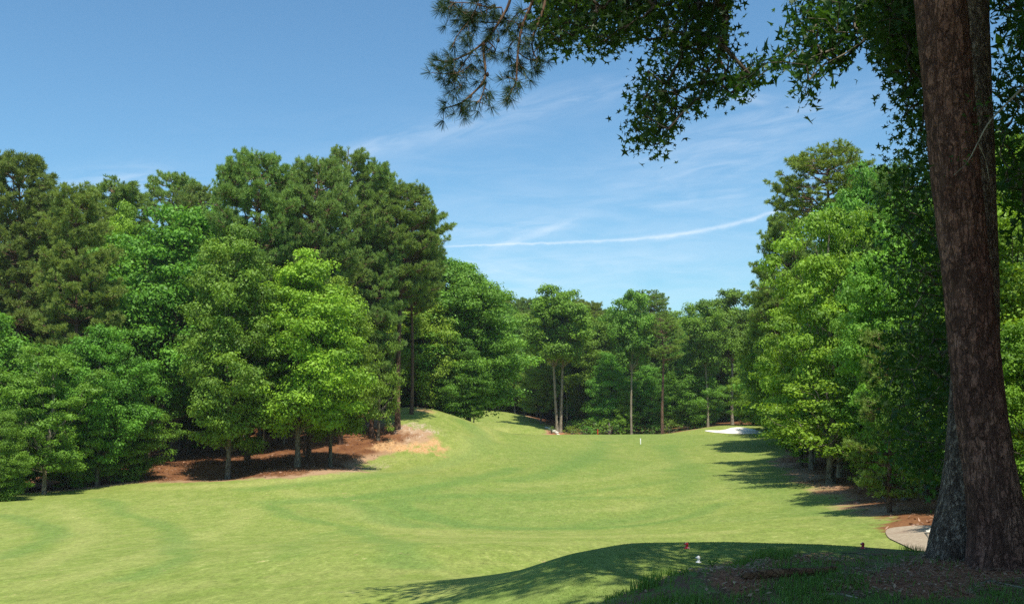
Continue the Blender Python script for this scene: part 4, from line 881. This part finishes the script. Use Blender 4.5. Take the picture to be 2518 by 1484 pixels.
# oak bough from a tree off to the right
oak_root = empty('oak_branch_tree'); oak_root.name = 'water_oak_tree'
ox, oy = 9.6, 14.5; oak_root.location = (ox, oy, hz(ox, oy)); off = np.array(oak_root.location)
tag(oak_root, 'spoon-leaved oak at the right border, its bough over the sky left of the big trunk', 'tree')
OAK = [(1800, 215), (1795, 185), (1850, 158), (1925, 125), (1960, 92), (1945, 40), (1960, -60), (2260, -60), (2262, 150), (2200, 150), (2140, 110), (2095, 140), (2050, 160), (2010, 165), (1990, 220), (1985, 250), (1965, 240), (1975, 195), (1955, 175), (1905, 180), (1860, 210)]
ot = fill(OAK, 290, 12.5, 15.5)
OAKR = [(2440, -60), (2530, -60), (2600, 250), (2560, 620), (2500, 560), (2455, 420), (2440, 200)]
ot2 = fill(OAKR, 170, 10.8, 13.0)
trk = trunk_path(17, .9, rng, .4) + off; trk[:, 0] += np.linspace(0, -.6, len(trk))
lw = [tube(trk, np.linspace(.26, .05, len(trk)), 12)]
lw += grow([trk[5], np.array((8.0, 14.3, 8.3)), np.array(at(2300, -150, 14)), np.array(at(2150, -90, 14.2)), np.array(at(2000, -30, 14.4))], ot, .0045, .42, .07)
lw += grow([trk[4], np.array((7.8, 13, 6.5)), np.array(at(2560, 100, 12))], ot2, .0045, .42, .05)
oup = cloud((8.8, 14.5, 11.5), (4.2, 4.0, 3.8), 330, rng)
lw += grow([trk[6], trk[8], trk[10]], list(oup), .006, .4, .08)
build('trunk', [(V - off, F_) for V, F_ in lw], M_BARK_GREY, oak_root, smooth=True)
b1 = spray(ot, 10, .12, .088, OAK_V, OAK_F, .2); b2 = spray(ot2, 11, .14, .075, OAK_V, OAK_F, .2)
cu = np.repeat(oup, 26, 0) + rng.normal(size=(len(oup) * 26, 3)) * .42
b3 = leaves(cu, unit(rng.normal(size=(len(cu), 3)) + np.array([0, 0, 1.2])), .09, rng, .6)
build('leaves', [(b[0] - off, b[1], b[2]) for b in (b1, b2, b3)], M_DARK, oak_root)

# pine bough of the big pine
off = np.array(pine_root.location)
def Z5(x, y): return (1014 + x * .3053, y * .3053)
bough = [[(800, -250), (800, 0), (700, 180), (600, 320), (480, 420), (300, 500), (160, 480)], [(570, 340), (575, 450), (590, 560), (585, 650), (500, 740), (400, 830), (300, 860), (220, 880)], [(980, -200), (980, 0), (880, 200), (850, 400), (840, 560), (840, 660), (790, 740), (760, 810)],
         [(1080, -200), (1080, 0), (1010, 200), (960, 310), (970, 430), (1040, 520)], [(560, -150), (540, 0), (480, 150), (360, 280), (320, 380)], [(240, -60), (330, 40), (480, 150)], [(480, 520), (350, 600), (200, 590)], [(850, 420), (930, 480), (1020, 490)], [(480, 420), (400, 520), (340, 660)],
         [(840, 640), (760, 620), (720, 620)], [(590, 660), (560, 780), (520, 830)], [(400, 830), (390, 900)], [(700, 180), (560, 180), (430, 170)], [(600, 320), (680, 400), (650, 430)], [(720, 60), (600, 60), (480, 20), (300, 20)], [(880, 200), (760, 160), (640, 150)], [(850, 300), (760, 380), (800, 520)],
         [(330, 620), (400, 690), (380, 720)], [(300, 500), (240, 560)], [(950, 60), (870, 90), (800, 150), (760, 260)], [(650, 40), (560, 110), (380, 90), (250, 60)]]
pw = []; tc_, td_ = [], []
Ybase = 14.0
for bi, pl in enumerate(bough):
    dY = rng.uniform(-.5, .5) if bi > 1 else 0
    P = np.array([np.array(at(*Z5(*q), Ybase + dY * (k / len(pl)))) for k, q in enumerate(pl)]); P = np.array(chaikin(P, 2))
    r_a = .028 if bi in (0, 1, 2, 3) else .011; pw.append(tube(P, np.linspace(r_a, .006, len(P)), 6))
    seg = np.linalg.norm(np.diff(P, axis=0), axis=1); cum = np.concatenate([[0], np.cumsum(seg)]); L = cum[-1]
    s = .0 if bi > 3 else L * .45
    while s < L + .01:
        p = np.array([np.interp(s, cum, P[:, i]) for i in range(3)]); q = np.array([np.interp(min(s + .05, L + .01), cum, P[:, i]) for i in range(3)])
        d = unit((P[-1] - P[-2]) if s > L - .06 else (q - p)); last = s > L - .16
        for r2 in range(2 if not last else 3):
            sd_ = unit(rng.normal(size=3)); tw = p + (sd_ * rng.uniform(.03, .22) + np.array([0, 0, -.05])) * (0 if last and r2 == 0 else 1)
            if rng.random() < .8 or last:
                pw.append(tube(np.array([p, tw]), np.array([.006, .004]), 4)); tc_.append(tw); td_.append(unit(d * .9 + sd_ * .7 + np.array([0, 0, -.1])))
        s += .115
tc_ = np.array(tc_); td_ = np.array(td_)
nb1 = tufts(tc_, td_, .17, rng, 50, .0036)
# high crown of the big pine above the picture
pt = ax1[-1]
hi = [tube(np.array([pt, pt + np.array([-.5, .4, 6]), pt + np.array([-.7, .6, 13])]), np.array([.13, .10, .05]) + .04, 12)]
bc = np.array([np.array(at(*Z5(800, -250), Ybase))]); hi += [tube(np.array(chaikin(np.array([pt + np.array([-.2, .2, 1.8]), np.array((2.4, 12.6, 9.6)), bc[0] + np.array([.6, 0, .6]), bc[0]]), 2)), np.linspace(.09, .03, 16), 6)]
for q_ in ((980, -200), (1080, -200), (560, -150)):
    e_ = np.array(at(*Z5(*q_), Ybase)); hi += [tube(np.array([np.array((2.4, 12.6, 9.6)), (np.array((2.4, 12.6, 9.6)) + e_) / 2 + np.array([0, 0, .2]), e_]), np.array([.05, .035, .024]), 5)]
cc_, cd_ = [], []
for k in range(34):
    z = 3.0 + 9.5 * rng.random(); s_ = pt + np.array([-.05 * z, .04 * z, z]); az = k * 2.4; Lb = rng.uniform(2.0, 4.4) * (1.15 - z / 18)
    e_ = s_ + np.array([math.cos(az) * Lb, math.sin(az) * Lb, Lb * .25]); hi += [tube(curve(s_, e_, -.05, 6, rng), np.linspace(.05, .015, 6), 5)]
    for q in range(int(Lb * 11)):
        f = rng.uniform(.3, 1); cc_.append(s_ + (e_ - s_) * f + rng.normal(size=3) * np.array([.45, .45, .15]) * (1.2 - f * .5)); cd_.append(unit(np.array([0, 0, .7]) + rng.normal(size=3) * .4))
nb2 = tufts(np.array(cc_), np.array(cd_), .3, rng, 14, .03)
build('boughs', [(V - off, F_) for V, F_ in pw + hi], M_BARK_PINE, pine_root, smooth=True)
build('needles', [(b[0] - off, b[1], b[2]) for b in (nb1, nb2)], M_NEEDLE, pine_root)
# cones hanging on the bough
cone_bl = []
for x, y in ((660, 50), (485, 165), (450, 275), (690, 325), (605, 598), (1015, 465), (860, 215), (395, 510), (625, 295), (310, 505), (855, 675), (510, 105)):
    p = np.array(at(*Z5(x, y), Ybase)); V, F_ = lathe([(0.001, -.035), (.016, -.028), (.024, -.008), (.022, .012), (.012, .032), (.001, .038)], 8)
    cone_bl.append((V + p - off, F_))
for cb in cone_bl:
    co = build('pine_cone', [cb], plain_mat('cone_scales', (.05, .03, .022), .8) if 'cone_scales' not in bpy.data.materials else bpy.data.materials['cone_scales'], pine_root)

# ------------------------------------------------------------------ shaded hardwood whose leaves hang left of the big trunk
sh = empty('shaded_hardwood_tree'); sx, sy = 9.35, 20.5; sh.location = (8.55, 19.2, hz(8.55, 19.2)); off = np.array(sh.location); sh.name = 'hardwood_tree'
tag(sh, 'shaded hardwood with dark drooping leaves behind the left side of the big trunk', 'tree')
SHP = [(2190, 400), (2230, 370), (2300, 380), (2345, 400), (2400, 900), (2400, 1150), (2310, 1180), (2270, 1165), (2245, 1130), (2200, 1120), (2160, 1040), (2185, 960), (2150, 880), (2200, 800), (2180, 700), (2160, 600), (2215, 540), (2160, 470)]
st = fill(SHP, 520, 16.5, 22.0, lambda u, v: min(1, .25 + (u - 2140) / 140))
trk = trunk_path(13, .9, rng, .4) + off
lw = [tube(trk, np.linspace(.14, .03, len(trk)), 10)] + grow([trk[3], trk[5], trk[7], trk[9]], st, .004, .42, .05)
build('trunk', [(V - off, F_) for V, F_ in lw], M_BARK_GREY, sh, smooth=True)
b1 = spray(st, 15, .24, .075, STAR_V, STAR_F, .4)
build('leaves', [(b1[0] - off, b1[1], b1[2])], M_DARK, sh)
# thin bare twig crossing the big trunk
tw_r = empty('sapling'); bx_, by_ = 4.9, 8.6; 
P = [np.array(at(u, v, 8.7)) for u, v in ((2480, 250), (2430, 300), (2405, 350), (2380, 400), (2345, 430))]
tw_r.location = (float(P[0][0]) + .9, 9.0, hz(float(P[0][0]) + .9, 9.0)); off = np.array(tw_r.location)
stem = [off, off + np.array([.05, .1, 2.2]), off + np.array([-.1, 0, 3.6]), np.array(at(2560, 170, 8.9)), P[0]]
bl = [tube(np.array(chaikin(stem, 2)), np.linspace(.022, .010, len(chaikin(stem, 2))), 6), tube(np.array(chaikin(P, 2)), np.linspace(.009, .003, len(chaikin(P, 2))), 5), tube(np.array([P[2], np.array(at(2425, 395, 8.7)), np.array(at(2432, 440, 8.7))]), np.array([.004, .003, .002]), 4)]
tag(tw_r, 'slim sapling at the right border, its pale twig crossing the big pine trunk', 'sapling')
build('stem', [(V - off, F_) for V, F_ in bl], M_BARK_PALE, tw_r, smooth=True)
lp = [np.array(at(u, v, 8.7)) for u, v in ((2400, 262), (2420, 250), (2440, 270), (2385, 250), (2450, 240), (2370, 390), (2395, 330), (2345, 425), (2420, 230), (2475, 215), (2500, 180), (2510, 240), (2350, 385), (2425, 300), (2460, 290))]
b1 = spray(lp, 6, .05, .028, OAK_V, OAK_F, .2)
build('leaves', [(b1[0] - off, b1[1], b1[2])], M_DARK, tw_r)

# ------------------------------------------------------------------ small things on the course
def paint_mat(name, a, b, sc_=30, thr=(.56, .62)):
    m, nt = new_mat(name); N = NT(nt); tc = N.n('ShaderNodeTexCoord').outputs['Object']
    cc = N.mix(N.sm(N.noise(tc, sc_, 2), *thr), a, b); pb = N.n('ShaderNodeBsdfPrincipled', ins={'Base Color': cc, 'Roughness': .35}); o = N.n('ShaderNodeOutputMaterial'); N.link(pb.outputs[0], o.inputs[0]); return m
M_RED = paint_mat('worn_red_paint', (.55, .02, .03), (.85, .60, .55)); M_WHT = paint_mat('worn_white_paint', (.78, .77, .72), (.12, .12, .12), 26, (.58, .62))
def marker(x, y, mat, label, group):
    r_ = empty('tee_marker', (x, y, hz(x, y) + .004)); r_.scale = (1.05,) * 3
    V, F_ = lathe([(.001, 0), (.050, 0), (.054, .006), (.048, .014), (.030, .020), (.001, .022)], 24); build('base', [(V, F_)], mat, r_, smooth=True)
    V, F_ = lathe([(.026, .018), (.024, .035), (.022, .045), (.026, .055)], 20); build('neck', [(V, F_)], mat, r_, smooth=True)
    V, F_ = lathe([(.001, .045), (.022, .048), (.031, .064), (.033, .080), (.027, .100), (.014, .112), (.001, .115)], 20)
    k = (V[:, 0] < -.012) & (V[:, 2] > .07) & (V[:, 2] < .105); V[k, 0] -= .012; V[k, 2] -= .006     # beak side of the bird's head
    build('head', [(V, F_)], mat, r_, smooth=True)
    V, F_ = tube(np.array([(-.034, 0, .088), (-.046, 0, .082), (-.050, 0, .070)]), np.array([.010, .007, .002]), 8); build('beak', [(V, F_)], mat, r_, smooth=True)
    tag(r_, label, 'tee marker', group); return r_
for (u, v), mt, lb in (((1689, 1347), M_RED, 'red tee marker on the shaded tee, left one of the red pair'), ((2122, 1347), M_RED, 'red tee marker on the shaded tee nearest the cart path'), ((1718, 1382), M_WHT, 'white tee marker below the left red one on the shaded tee')):
    x, y = hit(u, v); marker(x, y, mt, lb, 'tee markers on the shaded tee')
def stake(u, Y, h, w_, mat, label, name='marker_stake'):
    a, b = ray(u, 1080); x = a * Y; r_ = empty(name, (x, Y, hz(x, Y) - .05)); 
    V, F_ = tube(np.array([(0, 0, 0), (0, 0, .1), (0, 0, h * .94), (0, 0, h)]), np.array([w_, w_, w_, w_ * .6]), 10); build('post', [(V, F_)], mat, r_)
    V, F_ = lathe([(.001, h + .012), (w_ * .62, h + .01), (w_ * .62, h - .002)], 10); build('cap', [(V, F_)], mat, r_); tag(r_, label, 'stake')
stake(1575, 120, .72, .06, plain_mat('white_paint', (.85, .85, .83), .4, .05), 'short white distance post standing alone on the fairway')
stake(1470, 142, .85, .06, plain_mat('red_paint', (.6, .03, .02), .4, .05), 'red hazard stake at the fairway crest below the twin-trunked tree')
def rock_mesh(seed, s):
    rg = np.random.default_rng(seed); V, F_ = lathe([(.001, -.5), (.5, -.35), (.75, 0), (.5, .35), (.001, .45)], 7); V = V * s * (1 + .25 * rg.normal(size=(len(V), 1))) * np.array([1, 1.2, .7]); return V, F_
M_ROCK = plain_mat('pale_rock', (.72, .66, .55), .9, .25, 3, .5)
rr_ = random.Random(3)
for n_ in range(26):
    if n_ < 15: t = n_ / 14; u, v_ = 1345 + 28 * t + rr_.uniform(-3, 3), 1055 + 10 * t; Y = 167 - 7 * t + rr_.uniform(-1, 1)
    else: u = 1422 + rr_.uniform(-12, 12); Y = 156 + rr_.uniform(-2, 3)
    a, b = ray(u, 1060); x = a * Y; V, F_ = rock_mesh(n_, rr_.uniform(.32, .55)); o = build('rock', [(V, F_)], M_ROCK); o.location = (x, Y, hz(x, Y) + .12)
    tag(o, 'pale rock in the low border left of the twin trunks' if n_ < 15 else 'pale rock in the loose pile right of the twin trunks', 'rock', 'pale rocks left of the twin trunks' if n_ < 15 else 'pale rocks right of the twin trunks')
for n_, (u, v, lb) in enumerate(((2285, 1312, 'whitish stone in the drain ring beside the cart path, left one'), (2296, 1307, 'whitish upright stone in the drain ring beside the gum trunk'), (2300, 1318, 'whitish stone lowest in the drain ring beside the gum trunk'))):
    x, y = hit(u, v); V, F_ = rock_mesh(90 + n_, .16); o = build('rock', [(V, F_)], M_ROCK); o.location = (x, y, hz(x, y) + .08); tag(o, lb, 'rock', 'stones by the cart path')

# ------------------------------------------------------------------ mound: fallen wood, litter and rough grass
M_DEAD = bark_mat('rotten_wood', (.16, .075, .04), (.27, .15, .08), (.04, .022, .015), sx=10, sz=10, bump=.6)
def log(uvs, rads, name, label, mat=None):
    P = [np.array(hit(*p)) for p in uvs]; P = np.array([(p[0], p[1], hz(*p) + r * .6) for p, r in zip(P, rads)]); n_ = 4
    Q = np.array([[np.interp(t, range(len(P)), P[:, i]) for i in range(3)] for t in np.linspace(0, len(P) - 1, 24)]); rr = np.interp(np.linspace(0, len(P) - 1, 24), range(len(P)), rads); rr[0] *= .5; rr[-1] *= .4
    V, F_ = tube(Q, rr, 12); V += (np.stack([fbm(V[:, 0] * 20, V[:, 1] * 20 + V[:, 2] * 15, 3 + i, 2) for i in range(3)], 1) - .5) * max(rads) * .6
    o = build(name, [(V, F_)], mat or M_DEAD, smooth=True); tag(o, label, 'fallen branch')
log([(1826, 1422), (1900, 1417), (1980, 1412), (2058, 1402)], [.035, .045, .04, .03], 'fallen_branch', 'short rotten reddish brown log lying in the rough grass of the mound')
log([(2062, 1358), (2110, 1360), (2160, 1366)], [.008, .012, .006], 'fallen_stick', 'thin dark stick lying on the crest of the mound', M_BARK_GREY)
log([(2010, 1462), (2060, 1460), (2110, 1470)], [.006, .012, .006], 'fallen_stick', 'small pale stick lying in litter near the bottom border', M_BARK_PALE)
log([(2390, 1440), (2430, 1428), (2518, 1446)], [.006, .011, .008], 'fallen_stick', 'small stick lying below the huge pine at the lower right', M_BARK_PALE)
def blades(n, x, y, hgt, wid, rng, lean=.45, tint=None):
    z = height(x, y); a = rng.random(n) * 6.28; l = rng.random(n) * lean; h_ = hgt * rng.uniform(.5, 1.25, n)
    b = np.stack([x, y, z - .01], 1); dirv = np.stack([np.cos(a) * l, np.sin(a) * l, np.ones(n)], 1); sdv = np.stack([-np.sin(a + .6), np.cos(a + .6), np.zeros(n)], 1) * wid
    m1 = b + dirv * (h_ * .55)[:, None]; tp_ = b + dirv * np.array([1, 1, 0]) * (h_ * 1.5)[:, None] + np.array([0, 0, 1]) * (h_ * .95)[:, None]
    V = np.stack([b - sdv, b + sdv, m1 + sdv * .8, m1 - sdv * .8, tp_], 1).reshape(-1, 3); k = np.arange(n)[:, None] * 5
    t = np.repeat(np.clip((tint if tint is not None else .5) + rng.normal(size=n) * .2, 0, 1), 5)
    return [(V, np.concatenate([k + 0, k + 1, k + 2, k + 3], 1), t), (V, np.concatenate([k + 3, k + 2, k + 4], 1), t)]
rng = np.random.default_rng(9)
n0 = 190000; X = rng.uniform(-2.5, 8.5, n0); Y = 6.0 + 6.6 * rng.random(n0) ** .9
inm = poly_sd(X, Y, mound) < .08; lt = np.zeros(n0, bool)
for P in lit_poly: lt |= poly_sd(X + (vn(X * 3, Y * 3, 5) - .5) * .5, Y + (vn(X * 3, Y * 3, 6) - .5) * .5, P) < 0
pch = fbm(X * 1.6, Y * 1.6, 91, 3); keep = inm & (rng.random(n0) < np.where(lt, .05, np.clip((pch - .32) * 3.2, .08, 1)))
X, Y = X[keep], Y[keep]; hh = .04 + .07 * fbm(X * 1.1, Y * 1.1, 93, 3) ** 1.5 * (1 + .6 * (vn(X * 2.3, Y * 2.3, 94) > .75))
tuft_x = []; tuft_y = []
for u, v in ((1615, 1418), (1640, 1410), (1870, 1362), (1900, 1358), (1945, 1360), (2230, 1352), (2260, 1356), (1600, 1440), (1580, 1450)):
    p = hit(u, v); k = 70; tuft_x.append(p[0] + rng.normal(size=k) * .07); tuft_y.append(p[1] + rng.normal(size=k) * .07)
tx = np.concatenate(tuft_x); ty = np.concatenate(tuft_y)
M_GRASS = leaf_mat('rough_grass_blades', (.075, .16, .028), (.20, .33, .065), .4, .3, rnd=0)
g1 = blades(len(X), X, Y, hh, .0042, rng); g2 = blades(len(tx), tx, ty, .15 * np.ones(len(tx)), .004, rng, .5)
n1 = 150000; X = rng.uniform(-6, 9.5, n1); Y = 11.5 + 12.0 * rng.random(n1); tsd = poly_sd(X, Y, [(-1, 13), (.5, 17), (2.0, 20.6), (3.6, 21.6), (6, 21.8), (8.6, 21), (10, 13), (5, 11), (.5, 11)]); k = (X < Y * .54) & (poly_sd(X, Y, mound) > -.05) & (rng.random(n1) < 1 - sstep(tsd, -1.2, .6)); X, Y = X[k], Y[k]
g3 = blades(len(X), X, Y, (.024 * np.ones(len(X))), .005, rng, .8)
def merge(bls):     # blades share vertices between their quad and tip lists
    Vv, Q, T3, tt, off_ = [], [], [], [], 0
    for q, t in bls: Vv.append(q[0]); Q.append(q[1] + off_); T3.append(t[1] + off_); tt.append(q[2]); off_ += len(q[0])
    return np.concatenate(Vv), np.concatenate(Q), np.concatenate(T3), np.concatenate(tt)
def build_blades(name, bls, mat):
    V, Q, T3, tt = merge(bls); me = bpy.data.meshes.new(name); L = np.concatenate([Q.ravel(), T3.ravel()]).astype(np.int32); T = np.concatenate([np.full(len(Q), 4), np.full(len(T3), 3)]).astype(np.int32)
    me.vertices.add(len(V)); me.vertices.foreach_set('co', V.astype(np.float32).ravel()); me.loops.add(len(L)); me.loops.foreach_set('vertex_index', L)
    me.polygons.add(len(T)); me.polygons.foreach_set('loop_start', np.concatenate([[0], np.cumsum(T)[:-1]]).astype(np.int32)); me.polygons.foreach_set('loop_total', T)
    a_ = me.attributes.new('tint', 'FLOAT', 'POINT'); a_.data.foreach_set('value', tt.astype(np.float32)); me.update(calc_edges=True); me.materials.append(mat)
    o = bpy.data.objects.new(name, me); COL.objects.link(o); return o
tag(build_blades('rough_grass', [g1, g2], M_GRASS), 'uneven rough grass growing on the shaded mound in the foreground', 'grass', kind='stuff')
M_TEE = leaf_mat('short_tee_grass', (.12, .20, .035), (.24, .31, .07), .3, .2, rnd=0)
tag(build_blades('tee_grass', [g3], M_TEE), 'short mown grass covering the shaded tee below the mound', 'grass', kind='stuff')
# litter of needles, bark flakes and dry leaves round the big trunks
nL = 26000; X = rng.uniform(0, 8.5, nL); Y = 6.3 + 5.4 * rng.random(nL); lt = np.zeros(nL, bool)
for P in lit_poly: lt |= poly_sd(X, Y, P) < .12
kp = lt | (rng.random(nL) < .10); X, Y = X[kp], Y[kp]
kn = rng.random(len(X)) < .62
def flakes(x, y, l, w_, rng):
    n = len(x); C_ = np.stack([x, y, height(x, y) + rng.uniform(.003, .03, n)], 1); N_ = unit(rng.normal(size=(n, 3)) * .25 + np.array([0, 0, 1.0]))
    T = unit(np.cross(N_, unit(rng.normal(size=(n, 3))))); B = np.cross(N_, T); s = (l * rng.uniform(.5, 1.2, n))[:, None]; w2 = s * w_
    V = np.stack([C_ - T * s, C_ + B * w2, C_ + T * s, C_ - B * w2], 1).reshape(-1, 3); return V, np.arange(n * 4).reshape(-1, 4), np.repeat(rng.random(n), 4)
m, nt = new_mat('dry_litter'); N = NT(nt); cc = N.mix(N.attr('tint'), (.15, .065, .038), (.50, .31, .20)); pb = N.n('ShaderNodeBsdfPrincipled', ins={'Base Color': cc, 'Roughness': .85}); o = N.n('ShaderNodeOutputMaterial'); N.link(pb.outputs[0], o.inputs[0])
lit = build('leaf_litter', [flakes(X[kn], Y[kn], .085, .03, rng), flakes(X[~kn], Y[~kn], .026, .5, rng)], m)
tag(lit, 'brown pine needles, bark flakes and dry leaves scattered round the big trunks', 'litter', kind='stuff')
# twigs, cones and clumps of fallen needles under the left and right woods
nF = 26000; X = rng.uniform(-62, 34, nF); Y = rng.uniform(34, 125, nF); kf = poly_sd(X, Y, grass_poly) > -.5 + rng.random(nF) * .8; kf &= (np.abs(X) < Y * .58); X, Y = X[kf], Y[kf]
fl = build('woodland_litter', [flakes(X[::2], Y[::2], .30, .10, rng), flakes(X[1::2], Y[1::2], .13, .55, rng)], m)
tag(fl, 'twigs and clumps of fallen brown needles on the woodland floor', 'litter', kind='stuff')
# weed beside the white marker
x, y = hit(1752, 1392); wr = empty('weed', (x, y, hz(x, y))); tag(wr, 'small leafy weed at the mound edge right of the white tee marker', 'weed')
wb = []; wl = []
for k in range(9):
    a = k * .7; e_ = np.array([math.cos(a) * .12, math.sin(a) * .10, .10 + .09 * (k % 3) / 2]); wb.append(tube(np.array([(0, 0, 0), e_ * .5 + np.array([0, 0, .02]), e_]), np.array([.003, .002, .001]), 4)); wl += [e_ * .6, e_ * .8, e_]
build('stem', wb, M_GRASS, wr); b1 = shaped_leaves(np.array(wl), rng, .038, OAK_V, OAK_F, -.3); build('leaves', [b1], M_GRASS, wr)
for k_, p in PROTO.items():
    if not p['used']:
        for c_ in p['parts']: bpy.data.objects.remove(c_)
        bpy.data.objects.remove(p['root'])

# thin summer air
V = np.array([(x, y, z) for x in (-420, 420) for y in (-60, 460) for z in (hz(0, 60) - 14, 60)], float)
Fh = np.array([(0, 1, 3, 2), (4, 6, 7, 5), (0, 4, 5, 1), (2, 3, 7, 6), (0, 2, 6, 4), (1, 5, 7, 3)])
m, nt = new_mat('thin_haze'); N = NT(nt); pv = N.n('ShaderNodeVolumePrincipled', ins={'Color': (.88, .94, 1.0, 1), 'Density': .00016, 'Anisotropy': .2}); o = N.n('ShaderNodeOutputMaterial'); N.link(pv.outputs[0], o.inputs['Volume'])
hzo = build('haze', [(V, Fh)], m); tag(hzo, kind='stuff')
